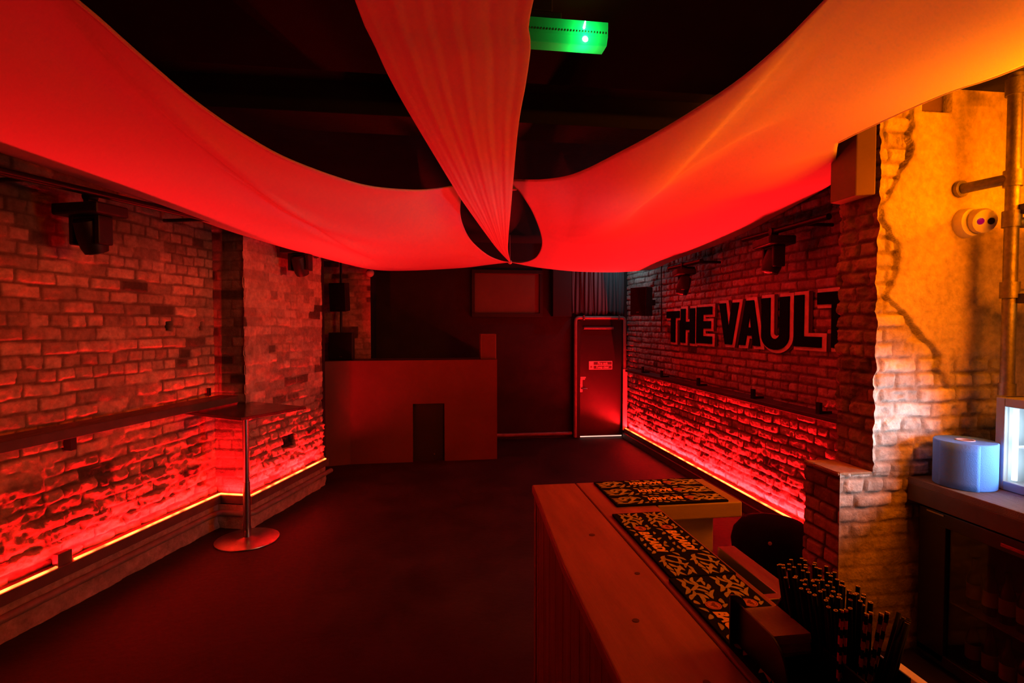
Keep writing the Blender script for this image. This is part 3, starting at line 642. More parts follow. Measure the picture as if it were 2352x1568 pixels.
def cloth(name, Sf, label, hem=None):
    nv, nu, _ = Sf.shape; idx = np.arange(nu * nv).reshape(nv, nu)
    q = np.stack([idx[:-1, :-1], idx[:-1, 1:], idx[1:, 1:], idx[1:, :-1]], -1).reshape(-1, 4)
    me = bpy.data.meshes.new(name); me.from_pydata(Sf.reshape(-1, 3).tolist(), [], q.tolist()); o = link(name, me, M_fabric, smooth=180)
    s = o.modifiers.new('thick', 'SOLIDIFY'); s.thickness = .003; s.offset = 0
    if hem is not None:
        f = MB(); f.tube([tuple(p) for p in polyline(hem, 160)], .006, 8); f.build('hem', M_fabric, o, smooth=80)
    return tag(o, label, 'fabric drape', 'pale fabric drapes slung under the ceiling')
TIE = (1.075, 7.83, 2.75)
LP = (.33, 3.95, 2.87)
LA = [LP, (.140, 3.865, 2.820), (.004, 3.725, 2.760), (-.134, 3.574, 2.710), (-.357, 3.365, 2.670), (-.523, 3.154, 2.660), (-.714, 2.819, 2.660), (-.818, 2.523, 2.670), (-.883, 2.207, 2.680), (-.91, 1.908, 2.690), (-.93, 1.70, 2.705), (-.951, 1.60, 2.720), (-.965, 1.45, 2.750), (-.97, 1.1, 2.78), (-1.02, .5, 2.82), (-1.3, 0, 2.84), (-2.0, -.35, 2.85), (-3.1, -.5, 2.85)]
LB = [(-3.1, -.5, 2.85), (-2.95, .9, 2.83), (-2.62, 2.2, 2.80), (-2.293, 3.282, 2.766), (-2.112, 3.877, 2.735), (-1.9, 4.6, 2.69), (-1.678, 5.31, 2.649), (-1.45, 6.1, 2.68), (-1.291, 6.563, 2.73)]
LD_ = [LP, (.225, 4.15, 2.862), (.213, 4.674, 2.830), (.276, 5.326, 2.800), (.412, 6.089, 2.770), (.673, 7.041, 2.750), (.904, 7.551, 2.740), TIE]
LC_ = [TIE, (.751, 7.853, 2.710), (.379, 7.943, 2.670), (-.306, 7.90, 2.620), (-.743, 7.448, 2.580), (-1.027, 6.85, 2.630), (-1.291, 6.563, 2.730)]
# u along room (near->far): near edge = v0.. build with left=LB reversed etc.
near_l = list(LA)                 # u from P1 to near corner
Sf = coons(LA, LC_, LD_, LB, 150, 90, lambda u, v: -.06 * np.sin(np.pi * v) * np.sin(np.pi * u) + .008 * np.sin(v * 26 + u * 5) * np.sin(np.pi * u) * np.sin(np.pi * v))
cloth('ceiling_drape', Sf, 'pale fabric drape sweeping from the ceiling knot over the left wall', LA[:-4])
RP = (.52, 3.86, 2.875)
RA = [RP, (.56, 3.74, 2.85), (.668, 3.464, 2.780), (.771, 3.180, 2.730), (.815, 2.868, 2.690), (.863, 2.515, 2.665), (.922, 2.238, 2.66), (.984, 1.972, 2.67), (1.035, 1.759, 2.69), (1.052, 1.551, 2.71), (1.05, 1.373, 2.73), (1.05, 1.1, 2.76), (1.1, .6, 2.80), (1.3, .1, 2.84), (1.7, -.2, 2.85), (2.3, -.3, 2.86)]
RB = [(2.3, -.3, 2.86), (2.28, 1.0, 2.855), (2.256, 1.838, 2.850), (2.192, 2.107, 2.850), (2.182, 2.501, 2.850), (2.165, 2.70, 2.835), (2.23, 2.79, 2.83), (2.285, 2.87, 2.81), (2.37, 2.985, 2.775), (2.47, 3.14, 2.75), (2.70, 3.50, 2.80), (2.85, 4.531, 2.723), (2.9, 5.389, 2.672), (2.90, 6.213, 2.643), (2.874, 6.939, 2.580)]
RD_ = [RP, (.571, 3.965, 2.860), (.655, 4.151, 2.850), (.861, 4.766, 2.830), (1.120, 5.728, 2.800), (1.270, 6.493, 2.770), (1.342, 7.321, 2.750), (1.246, 7.772, 2.740), TIE]
RC_ = [TIE, (1.330, 7.889, 2.710), (1.598, 7.931, 2.680), (2.031, 7.817, 2.630), (2.481, 7.572, 2.600), (2.671, 7.208, 2.580), (2.874, 6.939, 2.580)]
Sf = coons(RA, RC_, RD_, RB, 140, 90, lambda u, v: -.05 * np.sin(np.pi * v) * np.sin(np.pi * u) + .006 * np.sin(v * 22 + u * 7) * np.sin(np.pi * u) * np.sin(np.pi * v))
cloth('ceiling_drape', Sf, 'pale fabric drape sweeping from the ceiling knot towards the bar on the right', RB[1:6])
CLp = [(-.36, -.6, 2.84), (-.30, .5, 2.81), (-.225, 1.638, 2.78), (-.193, 1.852, 2.76), (-.157, 2.099, 2.75), (-.074, 2.509, 2.73), (.112, 3.468, 2.72), (.195, 3.929, 2.73), (.512, 5.442, 2.74), (.761, 6.573, 2.745), (1.068, 7.825, 2.75)]
CRp = [(.26, -.6, 2.84), (.27, .5, 2.81), (.282, 1.567, 2.78), (.313, 1.781, 2.76), (.338, 2.03, 2.75), (.372, 2.446, 2.73), (.486, 3.416, 2.72), (.543, 3.88, 2.73), (.727, 5.411, 2.74), (.875, 6.557, 2.745), (1.082, 7.835, 2.75)]
A = polyline(CLp, 160); B_ = polyline(CRp, 160); nc = 90; Sf = np.zeros((160, nc, 3))
for i in range(160):
    v = i / 159; wdt = np.linalg.norm(A[i] - B_[i])
    for k in range(nc):
        u_ = k / (nc - 1); p_ = A[i] * (1 - u_) + B_[i] * u_
        p_ = p_ + np.array([0, 0, (-.012 * math.sin(math.pi * u_) + .0016 * math.sin(u_ * 41 + 2 * math.sin(v * 7)) * (1 - .3 * v) + .0018 * math.sin(u_ * 17 + v * 3) + .0008 * math.sin(u_ * 77)) * min(1, wdt / .35)])
        Sf[i, k] = p_
cloth('ceiling_drape', Sf, 'pleated centre drape running overhead and tapering to the ceiling knot')
f = MB(); f.lathe([(.004, -.03), (.028, -.02), (.032, 0), (.024, .02), (.006, .035)], (1.075, 7.84, 2.752), 14); f.cyl((1.075, 7.84, 2.77), (1.075, 7.84, CH - .002), .003, n=6)
f.cyl((1.075, 7.84, 2.755), (1.33, 7.86, 2.765), .003, n=6)
tag(f.build('ceiling_knot', M_fabric, smooth=60), 'tied knot with a loose string where the three ceiling drapes meet', 'knot')
f = MB(); f.cyl((.43, 3.9, 2.862), (.43, 3.9, CH - .002), .004, n=8); f.cyl((.31, 3.955, 2.872), (.54, 3.855, 2.877), .006, n=8); tag(f.build('drape_hanger', M_metalblk), 'thin hanger holding both side drapes up behind the centre drape', 'hanger')

# ---------------------------------------------------------------- ceiling bits
ex_ = thing('exit_light', 'long green glowing emergency light box fixed to the black ceiling', 'emergency light', (.37, 1.88, 2.85))
x0, x1, ey_ = .16, .592, 1.88
sec = [(-.045, 2.885), (.045, 2.885), (.042, 2.835), (.028, 2.812), (-.028, 2.812), (-.042, 2.835)]
n = len(sec); f = MB()
f.add([(x0, ey_ + y, z) for y, z in sec] + [(x1, ey_ + y, z) for y, z in sec], [tuple(range(n)), tuple(range(2 * n - 1, n - 1, -1))] + [(i, n + i, n + (i + 1) % n, (i + 1) % n) for i in range(n)])
f.build('diffuser', M_exit, ex_, bevel=.002)
f = MB(); f.box((x0 - .01, ey_ - .03, 2.887), (x1 - .16, ey_ + .03, 2.915)); f.box((.2, ey_ - .03, 2.915), (.40, ey_ + .035, 2.999)); f.build('housing', mat('exit_housing', (.06, .06, .055), .5), ex_, bevel=.003)
f = MB(); f.lathe([(.002, -.004), (.010, 0), (.002, .010)], (.512, ey_ - .040, 2.826), 12, (0, -1, 0)); f.build('bulb', M_green, ex_, smooth=60)
f = MB(); f.lathe([(.002, -.004), (.004, 0), (.002, .02)], (.506, ey_ - .047, 2.860), 12, (.15, -.3, 1)); f.build('bulb', M_green, ex_, smooth=60)
f = MB()
for i in range(40): x = x0 + .02 + i * .0103; f.box((x, ey_ - .048, 2.846), (x + .004, ey_ - .042, 2.851))
f.build('ridge', mat('exit_ridge', (.15, .25, .12), .5), ex_)
f = MB(); f.lathe([(.05, 0), (.05, -.02), (.035, -.045), (.012, -.06), (.002, -.062)], (.70, 4.9, CH - .001), 20); f.lathe([(.03, 0), (.035, -.025), (.004, -.03)], (.70, 4.9, CH - .062), 20)
tag(f.build('smoke_detector', mat('detector_white', (.55, .5, .5), .5), smooth=50), 'small round detector on the ceiling seen beside the centre drape', 'detector')
f = MB(); f.cyl((-1.02, 7.88, 2.60), (-.90, 7.86, 2.60), .03, n=20); cc = f
f = MB(); f.lathe([(.04, -.05), (.052, -.04), (.056, 0), (.045, .03), (.018, .05)], (-.895, 7.80, 2.565), 24, (.35, -.85, -.2)); f.cyl((-.90, 7.83, 2.57), (-.935, 7.905, 2.57), .03, n=16)
o = f.build('security_camera', mat('camera_white', (.55, .48, .46), .4), smooth=50); tag(o, 'small pale dome security camera at the top corner of the far brick pier', 'camera')

# security camera on the plaster
sc_ = thing('security_camera', 'white round security camera with two dark lenses on the orange plaster wall', 'camera', (2.93, 2.68, 2.40))
d = Vector((-.18, -.93, -.22)).normalized(); c0 = Vector((2.93, 2.688, 2.415))
f = MB(); f.lathe([(.080, 0), (.082, .045), (.074, .065), (.05, .07)], (2.93, 2.692, 2.412), 36, (0, -1, 0)); f.build('mount', M_white, sc_, smooth=40)
hc = Vector((2.945, 2.59, 2.412)); d = Vector((-.25, -.94, -.22)).normalized()
f = MB(); f.lathe([(.045, -.045), (.064, -.035), (.068, 0), (.062, .022), (.054, .026)], hc, 36, d); f.build('head', M_white, sc_, smooth=40)
for dx, m_, nm in ((-.026, mat('lens_purple', (.12, .0, .07), .1, emis=(.35, 0, .12), es=.35), 'infrared_lens'), (.026, mat('lens_dark', (.004, .004, .004), .08), 'lens')):
    f = MB(); f.lathe([(.018, 0), (.017, .004), (.004, .006)], hc + d * .026 + Vector((dx * .966, -dx * .257, 0)), 20, d); f.build(nm, m_, sc_, smooth=50)

# ---------------------------------------------------------------- tall table
tb = thing('poseur_table', 'tall table with dark square top, steel column and round steel base, by the left wall', 'table', (-1.61, 4.90, 0))
f = MB(); f.lathe([(.002, 0), (.255, 0), (.258, .004), (.256, .010), (.10, .016), (.04, .022), (.03, .03)], (-1.61, 4.90, 0), 56); f.build('base', M_grey, tb, smooth=40)
f = MB(); f.cyl((-1.61, 4.90, .02), (-1.61, 4.90, .50), .030, n=28); f.cyl((-1.61, 4.90, .50), (-1.61, 4.90, 1.105), .026, n=28); f.build('column', M_grey, tb, smooth=40)
e1 = Vector((.82, -.57, 0)).normalized(); e2 = Vector((.57, .82, 0)).normalized()
f = MB(); f.obox((-1.61, 4.90, 1.12), e1, e2, Z, .37, .32, .013); f.build('table_top', M_tabletop, tb, bevel=.004)
f = MB(); f.obox((-1.61, 4.90, 1.1), e1, e2, Z, .13, .13, .006); f.build('mounting_plate', M_metalblk, tb)

# ---------------------------------------------------------------- bar counter
bar = thing('bar_counter', 'L-shaped wooden bar counter in the foreground', 'bar counter', (.65, 1.5, 0))
f = MB()
xs = [.40, .63, .905]
f.prism([(.37, -.6), (.652, -.6), (.652, 2.49), (.445, 2.49), (.434, 2.285), (.394, 1.66), (.38, 1.07)], 1.062, 1.1); f.box((.655, -.6, 1.062), (.905, 2.49, 1.1)); f.build('counter_top', M_wood, bar, bevel=.006, seg=3)
f = MB(); f.box((.908, 2.125, 1.035), (1.285, 2.475, 1.1)); f.build('return_top', M_woodend, bar, bevel=.006, seg=3)
f = MB(); f.box((.91, 2.19, 0), (1.19, 2.23, 1.034)); f.build('return_panel', M_woodend, bar, bevel=.003)
f = MB()
for i in range(26):
    y = -.55 + i * .117; f.box((.455, y + .002, 0), (.472, y + .115, 1.06))
f.build('front_panel', M_woodside, bar, bevel=.002)
f = MB(); f.box((.455, 2.42, 0), (1.18, 2.44, 1.03)); f.build('end_panel', M_woodside, bar, bevel=.002)
f = MB(); f.box((.86, -.55, 0), (.88, 2.18, 1.06)); f.build('back_panel', M_woodside, bar)
for kx, ky, kr in ((.55, 1.86, .011), (.50, 1.30, .009), (.56, 1.05, .008), (.60, 1.55, .008)):
    f = MB(); f.cyl((kx, ky, 1.1005), (kx, ky, 1.1012), kr, n=14); f.build('wood_knot', mat('knot_dark', (.07, .025, .012), .6), bar)

# bar mats
def leaf(mb, a, b, ang, ln, wd, T, zt=.0094):
    n = 9; c, s = math.cos(ang), math.sin(ang); vs = []
    for i in range(n + 1):
        t = i / n; x = ln * (t - .5); h = wd * .5 * math.sin(math.pi * t) ** .75 + .0004 if 0 < i < n else .0004; mid = .12 * ln * math.sin(math.pi * t)
        for y in (mid + h, mid - h):
            for z in (.0085, zt): vs.append(T @ Vector((a + x * c - y * s, b + x * s + y * c, z)))
    fs = []
    for i in range(n):
        k = i * 4; fs += [(k + 1, k + 3, k + 7, k + 5), (k, k + 4, k + 6, k + 2), (k, k + 1, k + 5, k + 4), (k + 2, k + 6, k + 7, k + 3)]
    fs += [(0, 2, 3, 1), (n * 4, n * 4 + 1, n * 4 + 3, n * 4 + 2)]
    mb.add(vs, fs)
def bar_mat(label, origin, ea, eb, length, lanes, lane_w, seed):
    """a along the reading direction, b up the letters"""
    T = Matrix((ea, eb, Z)).transposed().to_4x4(); T.translation = Vector(origin)
    t = thing('bar_mat', label, 'bar mat', Vector(origin) + Vector((0, 0, 0)))
    f = MB(); f.prism([(0, 0), (length, 0), (length, lanes * lane_w), (0, lanes * lane_w)], 0, .0085, T); f.build('rubber_base', M_rubber, t, bevel=.002)
    k = length / .54; rnd = random.Random(seed)
    pat = []
    for i in range(1500):
        a = rnd.uniform(.012, .528); b = rnd.uniform(.14, .86)
        mid = .13 < a < .40
        if mid and .17 < b < .80: continue
        ln = rnd.uniform(.034, .050) * (1 if not mid else .75)
        if mid: ln *= .9
        ok = all((a - q[0]) ** 2 + ((b - q[1]) * lane_w) ** 2 > (.0185 if not mid else .024) ** 2 for q in pat)
        if ok: pat.append((a, b, rnd.uniform(-.9, .9) + rnd.choice([0, math.pi]), ln, rnd.uniform(.0085, .0125)))
    for L_ in range(lanes):
        lf = MB(); em = MB(); er = MB()
        for a, b, g, ln, wd in pat:
            h = ln * .5 * abs(math.sin(g)); bb = min(max(b * lane_w, h + .006), lane_w - h - .006)
            aa = min(max(a * k, ln * .55 * k + .002), length - ln * .55 * k - .002)
            leaf(lf, aa, L_ * lane_w + bb, g, ln * min(1, k), wd, T, .0090 + .0009 * ((a * 977 + b * 613) % 1))
        ca, cb, rr = .165 * k, (L_ + .50) * lane_w, .021
        em.prism([(ca + rr * math.cos(q) * k, cb + rr * math.sin(q)) for q in np.linspace(0, 2 * math.pi, 29)[:-1]], .0085, .0100, T)
        # ring and a small winged mark inside the disc
        for q in range(28):
            a0, a1 = 2 * math.pi * q / 28, 2 * math.pi * (q + 1) / 28; r0, r1 = .0165, .0178
            er.prism([(ca + r0 * math.cos(a0) * k, cb + r0 * math.sin(a0)), (ca + r1 * math.cos(a0) * k, cb + r1 * math.sin(a0)), (ca + r1 * math.cos(a1) * k, cb + r1 * math.sin(a1)), (ca + r0 * math.cos(a1) * k, cb + r0 * math.sin(a1))], .0100, .0103, T)
        bat = [(0, .010), (.0025, .006), (.009, .009), (.0135, .004), (.0095, .001), (.008, -.004), (.004, -.002), (0, -.009), (-.004, -.002), (-.008, -.004), (-.0095, .001), (-.0135, .004), (-.009, .009), (-.0025, .006)]
        er.prism([(ca + x * k, cb + y) for x, y in bat], .0100, .0103, T)
        lf.build('leaf_print', M_leaf, t); eo = em.build('emblem', M_orange, t); er.build('emblem_mark', mat('emblem_dark', (.16, .03, .02), .7), eo)
    for L_ in range(lanes):
        me = text_mesh('BACARDI', .046, .0022, .0006, 'LEFT', .22, .98, 1.0)
        xs_ = [v.co.x for v in me.vertices]; wln = max(xs_) - min(xs_); sc = .175 * k / wln
        me.transform(Matrix.Translation((-min(xs_), 0, 0))); me.transform(Matrix.Diagonal((sc, 1, 1, 1)))
        me.transform(Matrix.Translation((.195 * k, (L_ + .5) * lane_w - .017, .0092)))
        me.transform(T); child_mesh('lettering', me, M_word, t)
bar_mat('narrow black bar mat with leaf print along the counter, far one of two', (.682, 2.035, 1.1005), -Y, X, .54, 2, .1025, 5)
bar_mat('narrow black bar mat with leaf print along the counter, partly under the caddy', (.672, 1.49, 1.1005), -Y, X, .54, 2, .1025, 5)
bar_mat('wide black bar mat with three printed rows across the far end of the counter', (1.225, 2.465, 1.1005), -X, -Y, .49, 3, .112, 5)

# bar station behind the counter
st = thing('bar_station', 'steel bar station with a dark slot, behind the counter beneath the return', 'sink unit', (1.1, 1.9, 0))
f = MB(); f.box((.90, 1.05, .84), (1.135, 2.18, .885)); f.box((1.135, 1.05, .80), (1.205, 2.18, .83)); f.box((1.205, 1.05, .80), (1.28, 2.18, .89)); f.box((.90, 1.05, .885), (.915, 2.18, .92)); f.box((.90, 1.72, .885), (1.28, 1.76, .895)); f.build('work_surface', M_brushed, st, bevel=.003)
f = MB(); f.box((.92, 1.10, .0), (1.26, 2.17, .80)); f.build('cabinet', mat('station_body', (.05, .04, .04), .5), st)
f = MB(); f.box((1.14, 1.06, .8302), (1.20, 2.17, .834)); f.build('slot', M_plasticblk, st)
g = MB(); g.lathe([(.024, 0), (.027, .004), (.033, .10), (.031, .10), (.025, .006), (.002, .006)], (1.235, 1.70, .892), 24); o = g.build('glass_tumbler', mat('clear_glass', (.95, .9, .9), .05, trans=1.0), smooth=40); tag(o, 'small clear glass on the steel bar station, just beyond the straws', 'glass')
# rounded black bin beyond the opening
f = MB(); f.lathe([(.02, 0), (.20, 0), (.23, .1), (.26, .32), (.265, .36), (.25, .43), (.20, .495), (.12, .515), (.01, .52)], (2.28, 3.40, 0), 48); o = f.build('rounded_bin', mat('matt_black_bin', (.004, .004, .004), .9, spec=.1), smooth=50); tag(o, 'squat rounded black bin on the floor behind the low brick partition', 'bin')
f = MB(); f.lathe([(.012, 0), (.012, .006), (.004, .008)], (2.13, 3.20, .44), 12, (-.6, -.8, .2)); f.build('latch', mat('latch_pink', (.5, .3, .3), .4), o)

# ---------------------------------------------------------------- caddy with napkins and straws
cd_ = thing('bar_caddy', 'black plastic caddy for napkins and straws on the near right end of the counter', 'caddy', (.78, 1.0, 1.11))
zc = 1.11
f = MB(); f.box((.69, .885, zc), (.885, 1.155, zc + .010)); f.build('tray', M_plasticblk, cd_, bevel=.003)
def plate(poly, axis, pos, th=.006):
    """poly in (horizontal, z); axis 'x' = plate in the y-z plane at x=pos"""
    f = MB()
    if axis == 'x': M = Matrix((Vector((0, 1, 0)), Vector((0, 0, 1)), Vector((1, 0, 0)))).transposed().to_4x4(); M.translation = Vector((pos, 0, 0))
    else: M = Matrix((Vector((1, 0, 0)), Vector((0, 0, 1)), Vector((0, -1, 0)))).transposed().to_4x4(); M.translation = Vector((0, pos, 0))
    f.prism(poly, -th / 2, th / 2, M); return f
def arc(cx, cz, rx, rz, a0, a1, n=12): return [(cx + rx * math.cos(R(a0 + (a1 - a0) * i / n)), cz + rz * math.sin(R(a0 + (a1 - a0) * i / n))) for i in range(n + 1)]
plate([(.975, zc), (1.153, zc), (1.153, 1.205)] + arc(1.04, 1.13, .065, .072, 90, 180), 'x', .693).build('side_flap', M_plasticblk, cd_, bevel=.0015)
plate([(.672, zc), (.715, zc)] + arc(.680, 1.185, .035, .040, 0, 90) + [(.672, 1.225)], 'y', 1.158).build('back_flap', M_plasticblk, cd_, bevel=.0015)
plate([(.782, zc), (.866, zc)] + arc(.824, 1.18, .042, .045, 0, 180), 'y', 1.150).build('back_flap', M_plasticblk, cd_, bevel=.0015)
f = MB(); f.box((.789, .89, zc), (.793, 1.145, zc + .075)); f.box((.88, .89, zc), (.885, 1.15, zc + .075)); f.box((.69, .885, zc), (.885, .890, zc + .055)); f.box((.70, 1.02, zc), (.79, 1.025, zc + .05)); f.build('compartment_walls', M_plasticblk, cd_, bevel=.0015)
o = MB()
rr = random.Random(3)
for i in range(24): dx, dy = rr.uniform(-.0015, .0015), rr.uniform(-.0015, .0015); o.box((.700 + dx, 1.032 + dy, zc + .011 + i * .0032), (.784 + dx, 1.146 + dy, zc + .011 + i * .0032 + .003))
tag(o.build('napkin_stack', M_napkin), 'stack of brown paper napkins in the black caddy', 'napkins')

M_straw = mat('black_straw', (.006, .006, .006), .85, spec=.2); M_rim = mat('straw_paper_rim', (.75, .55, .32), .8)
M_sred = mat('striped_straw_red', (.75, .04, .04), .6); M_stan = mat('striped_straw_tan', (.55, .30, .14), .6)
def straw_mesh(kind):
    f = MB(); r, ri, ln, n = .0042, .0022, .165, 12; segs = 1 if kind == 'black' else 40
    vs = []; ms = []
    for j in range(segs + 1):
        for k in range(n): t = 2 * math.pi * k / n; vs.append((r * math.cos(t), r * math.sin(t), ln * j / segs))
    b = len(f.v); f.v += vs
    for j in range(segs):
        for k in range(n):
            f.f.append((j * n + k, j * n + (k + 1) % n, (j + 1) * n + (k + 1) % n, (j + 1) * n + k))
            f.mi.append(2 if kind != 'black' and ((j / 4.0 + k / n) % 2) < 1.0 else 0)
    top = segs * n; b = len(f.v)
    for k in range(n): t = 2 * math.pi * k / n; f.v.append((ri * math.cos(t), ri * math.sin(t), ln))
    for k in range(n): t = 2 * math.pi * k / n; f.v.append((ri * math.cos(t), ri * math.sin(t), ln - .02))
    for k in range(n):
        f.f.append((top + k, top + (k + 1) % n, b + (k + 1) % n, b + k)); f.mi.append(1)
        f.f.append((b + k, b + (k + 1) % n, b + n + (k + 1) % n, b + n + k)); f.mi.append(1)
    f.f.append(tuple(range(b + n, b + 2 * n))); f.mi.append(0)
    f.f.append(tuple(range(n - 1, -1, -1))); f.mi.append(0)
    me = bpy.data.meshes.new('straw'); me.from_pydata(f.v, [], f.f); me.polygons.foreach_set('material_index', f.mi)
    me.polygons.foreach_set('use_smooth', [len(p) == 4 for p in f.f]); me.update()
    for m_ in (M_straw, M_rim, {'black': M_straw, 'red': M_sred, 'tan': M_stan}[kind]): me.materials.append(m_)
    return me
SM = {k: straw_mesh(k) for k in ('black', 'red', 'tan')}
proto = None
def straw(kind, base, lean, label, group):
    global proto
    if proto is None: proto = bpy.data.objects.new('paper_straw', SM[kind]); o = proto
    else: o = proto.copy(); o.data = SM[kind]
    col.objects.link(o)
    d = Vector((lean[0], lean[1], 1)).normalized(); o.location = base; o.rotation_euler = d.to_track_quat('Z', 'Y').to_euler()
    tag(o, label, 'straw', group); return o
rr = random.Random(12); cnt = 0; used = []; tries = 0
while cnt < 78 and tries < 20000:
    tries += 1
    x = rr.uniform(.798, .874); y = rr.uniform(.965, 1.138)
    if min([9] + [(x - a) ** 2 + (y - b) ** 2 for a, b in used]) < .0088 ** 2: continue
    used.append((x, y)); cnt += 1
    lx = (x - .838) * 2.6 - .06 + rr.uniform(-.03, .03); ly = (y - 1.05) * 1.0 + rr.uniform(-.03, .03)
    straw('black', (x, y, zc + .012 + rr.uniform(0, .018)), (lx, ly), 'black paper straw standing in the packed bar caddy', 'black straws in the bar caddy')
for (x, y, lx, ly) in ((.800, .948, -.06, .06), (.8095, .948, -.06, .06)):
    straw('red', (x - .02, y, zc + .012), (lx + .14, ly), 'black and red striped straw at the front of the bar caddy', 'red striped straws in the bar caddy')
for (x, y, lx, ly) in ((.812, .936, .12, .02), (.822, .940, .14, .02), (.832, .936, .20, .02), (.842, .942, .26, .02)):
    straw('tan', (x, y, zc + .012), (lx, ly), 'black and tan striped straw at the right of the bar caddy', 'tan striped straws in the bar caddy')
for i, (x, y) in enumerate(((.850, .915), (.858, .924), (.850, .926), (.866, .918), (.860, .935), (.868, .932), (.858, .914), (.868, .946))):
    straw('black', (x - .015, y - .01, zc + .012), (.45 + .02 * (i % 3), .10 + .02 * (i % 4)), 'black paper straw leaning far out to the right of the bar caddy', 'black straws leaning out of the caddy')

f = MB(); f.box((1.255, 1.06, .8905), (1.285, 1.34, .905))
tag(f.build('white_board', M_white, bevel=.003), 'narrow white plastic board on the edge of the bar station, right of the straws', 'board')

# ---------------------------------------------------------------- back bar
f = MB(); f.box((2.62, -.6, .962), (3.60, 2.685, 1.0)); wt = f.build('back_bar_worktop', M_worktop, bevel=.003); tag(wt, 'dark back-bar worktop along the right side with a ribbed mat surface', 'worktop')
f = MB(); f.box((2.618, -.6, .872), (2.64, 2.685, .962)); f.build('front_edge', M_wtfront, wt, bevel=.003)
fr = thing('bottle_fridge', 'black glass-fronted bottle fridge under the back-bar worktop', 'fridge', (3.0, 2.1, 0))
f = MB(); f.box((2.70, 1.20, .82), (3.2, 2.66, .868)); f.box((2.70, 2.60, .02), (3.2, 2.66, .82)); f.box((2.70, 1.20, .02), (3.2, 1.25, .82)); f.box((2.70, 1.2, .0), (3.2, 2.66, .06)); f.box((3.17, 1.2, .02), (3.2, 2.66, .82)); f.build('cabinet', M_fridge, fr, bevel=.004)
f = MB(); f.box((2.66, 1.22, .775), (2.70, 2.65, .85)); f.box((2.66, 2.49, .05), (2.70, 2.65, .78)); f.box((2.66, 1.22, .05), (2.70, 1.3, .78)); f.box((2.66, 1.22, .03), (2.70, 2.65, .09)); dr = f.build('door', M_fridge, fr, bevel=.004)
f = MB(); f.box((2.676, 1.30, .09), (2.684, 2.49, .775)); f.build('glass_pane', M_glassdark, dr)
f = MB(); f.box((2.645, 1.6, .800), (2.662, 2.20, .818)); f.build('door_handle', mat('red_reflection', (.35, .06, .06), .25, metal=.6), dr, bevel=.003)  # red reflection on the fridge front, built as a red handle strip
f = MB(); f.box((2.655, 2.50, .835), (2.662, 2.60, .843)); f.build('hinge_plate', M_grey, dr)
for zz in (.37,):
    f = MB(); f.box((2.71, 1.26, zz), (3.16, 2.59, zz + .008)); f.build('shelf', mat('fridge_shelf', (.35, .3, .28), .4), fr)
def bottle(x, y, z0, lab, grp):
    t = thing('bottle', lab, 'bottle', (x, y, z0), grp)
    f = MB(); f.lathe([(.03, 0), (.033, .004), (.033, .14), (.026, .17), (.014, .20), (.013, .245), (.014, .25)], (x, y, z0), 18); f.build('glass_body', M_bottle, t, smooth=50)
    f = MB(); f.lathe([(.0333, .045), (.0336, .047), (.0336, .118), (.0333, .12)], (x, y, z0), 18); f.build('paper_label', M_label, t, smooth=50)
    return t
prb = bottle(2.79, 2.44, .379, 'pale-labelled bottle on the upper shelf of the bottle fridge', 'bottles on the upper fridge shelf')
def copy_tree(o, parent=None):
    c = o.copy(); col.objects.link(c); c.parent = parent
    for ch in o.children: copy_tree(ch, c)
    return c
for i in range(1, 9):
    c = copy_tree(prb); c.location = (2.79, 2.44 - i * .083, .379)
for i in range(9):
    c = copy_tree(prb); c.location = (2.79, 2.44 - i * .088, .0605); c['label'] = 'pale-labelled bottle standing on the floor of the bottle fridge'; c['group'] = 'bottles on the fridge floor'

# blue roll
rl = thing('paper_roll', 'large blue paper towel roll standing on the back-bar worktop', 'paper roll', (2.775, 2.50, 1.0))
f = MB(); f.lathe([(.040, .001), (.132, 0), (.136, .004), (.136, .234), (.132, .238), (.040, .237), (.038, .19)], (2.775, 2.50, 1.001), 56); f.build('paper', M_roll, rl, smooth=40)
f = MB(); f.lathe([(.042, .17), (.042, .2405), (.036, .2405), (.036, .17)], (2.775, 2.50, 1.001), 24); f.build('core', M_rollcore, rl, smooth=40)
# loose sheet folded over the worktop edge
n_ = 12; vs = []; fs = []
for j in range(7):
    for i in range(n_ + 1):
        a = R(172 + i * 6.2); r = .1375 + .010 * (i / n_) ** 2
        z = 1.237 - j * (.237 - 0.0) / 6 * (1.0) - (.03 * (i / n_) if j == 6 else 0)
        vs.append((2.775 + r * math.cos(a), 2.50 + r * math.sin(a), max(z, 1.003)))
for j in range(6):
    for i in range(n_): a = j * (n_ + 1) + i; fs.append((a, a + 1, a + n_ + 2, a + n_ + 1))
me = bpy.data.meshes.new('loose_sheet'); me.from_pydata([tuple(Vector(v) - Vector(rl.location)) for v in vs], [], fs); o = link('loose_sheet', me, M_roll, rl, smooth=180)
s = o.modifiers.new('t', 'SOLIDIFY'); s.thickness = .001

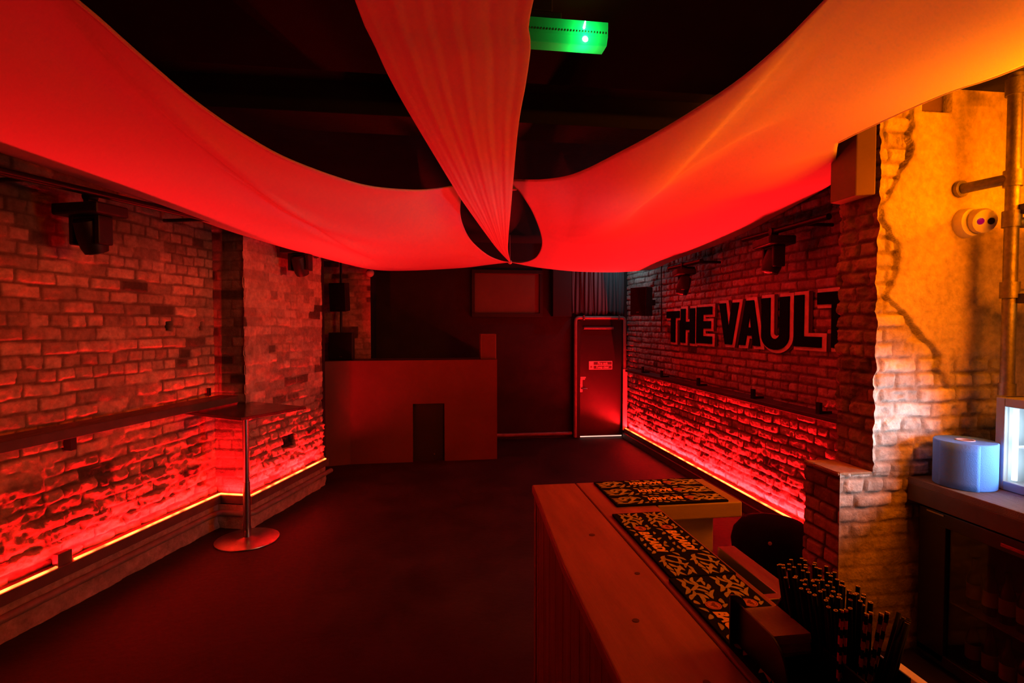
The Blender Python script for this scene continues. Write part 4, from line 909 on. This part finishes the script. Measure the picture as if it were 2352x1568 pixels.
# chiller
ch = thing('countertop_chiller', 'grey-framed countertop chiller with a bright white lit interior, on the worktop', 'chiller', (3.1, 2.05, 1.0))
x0 = 2.885; y0, y1 = 1.75, 2.44; z0, z1 = 1.002, 1.475
f = MB(); f.box((x0 + .03, y1 - .03, z0), (3.35, y1, z1)); f.box((x0 + .03, y0, z0), (3.35, y0 + .03, z1)); f.box((x0 + .03, y0, z1 - .035), (3.35, y1, z1)); f.box((x0 + .03, y0, z0), (3.35, y1, z0 + .03)); f.build('cabinet', M_chiller, ch, bevel=.004)
f = MB(); f.box((3.32, y0 + .03, z0 + .03), (3.35, y1 - .03, z1 - .035)); f.build('lining', M_chwhite, ch)
f = MB(); f.box((x0, y1 - .045, z0), (x0 + .03, y1, z1)); f.box((x0, y0, z0), (x0 + .03, y0 + .045, z1)); f.box((x0, y0 + .045, z1 - .045), (x0 + .03, y1 - .045, z1)); f.box((x0, y0 + .045, z0), (x0 + .03, y1 - .045, z0 + .045)); dr = f.build('door_frame', M_chiller, ch, bevel=.004)
f = MB(); f.box((x0 + .06, y0 + .05, 1.22), (3.31, y1 - .05, 1.228)); f.build('shelf', M_chwhite, ch)
f = MB(); f.cyl((x0 + .05, y1 - .06, z0 + .05), (x0 + .05, y1 - .06, z1 - .055), .012, n=12); f.build('light_tube', emit('cool_tube', COOL, 2.0), ch)

# scaffold pole and shelves
sp = thing('shelf_pole', 'vertical steel scaffold pole with clamps in front of the orange plaster wall', 'pole', (2.94, 2.45, 1.0))
f = MB(); f.cyl((2.985, 2.47, 1.478), (2.985, 2.47, CH - .002), .031, n=28); f.build('tube', M_galv, sp, smooth=40)
f = MB(); f.cyl((2.985, 2.47, 1.478), (2.985, 2.47, 1.54), .038, n=28); f.build('foot_collar', M_galv, sp, smooth=40)
for zz, wall in ((2.61, 1), (2.40, 0), (2.03, 0), (3.08, 0)):
    f = MB(); f.cyl((2.985, 2.47, zz - .042), (2.985, 2.47, zz + .042), .042, n=28)
    if wall: f.cyl((2.97, 2.48, zz), (2.89, 2.66, zz - .01), .028, n=20); f.cyl((2.89, 2.655, zz - .01), (2.889, 2.675, zz - .01), .045, n=20)
    else: f.cyl((2.99, 2.46, zz - .02), (3.09, 2.44, zz - .02), .028, n=20)
    f.build('clamp', M_galv, sp, smooth=40)
for zz, lb in ((2.42, 'upper black back-bar shelf behind the scaffold pole, lit amber below'), (1.96, 'lower black back-bar shelf behind the scaffold pole, lit amber below')):
    s_ = thing('back_bar_shelf', lb, 'shelf', (3.1, 1.6, zz))
    f = MB(); f.box((2.985, .6, zz), (3.45, 2.44, zz + .05)); f.build('board', M_plasticblk, s_, bevel=.003)
    f = MB(); f.box((3.0, .7, zz - .012), (3.03, 2.38, zz - .002)); f.build('led_strip', M_ambstrip, s_)
    f = MB(); f.box((3.42, .6, zz - .12), (3.45, 2.44, zz)); f.build('back_rail', M_plasticblk, s_)
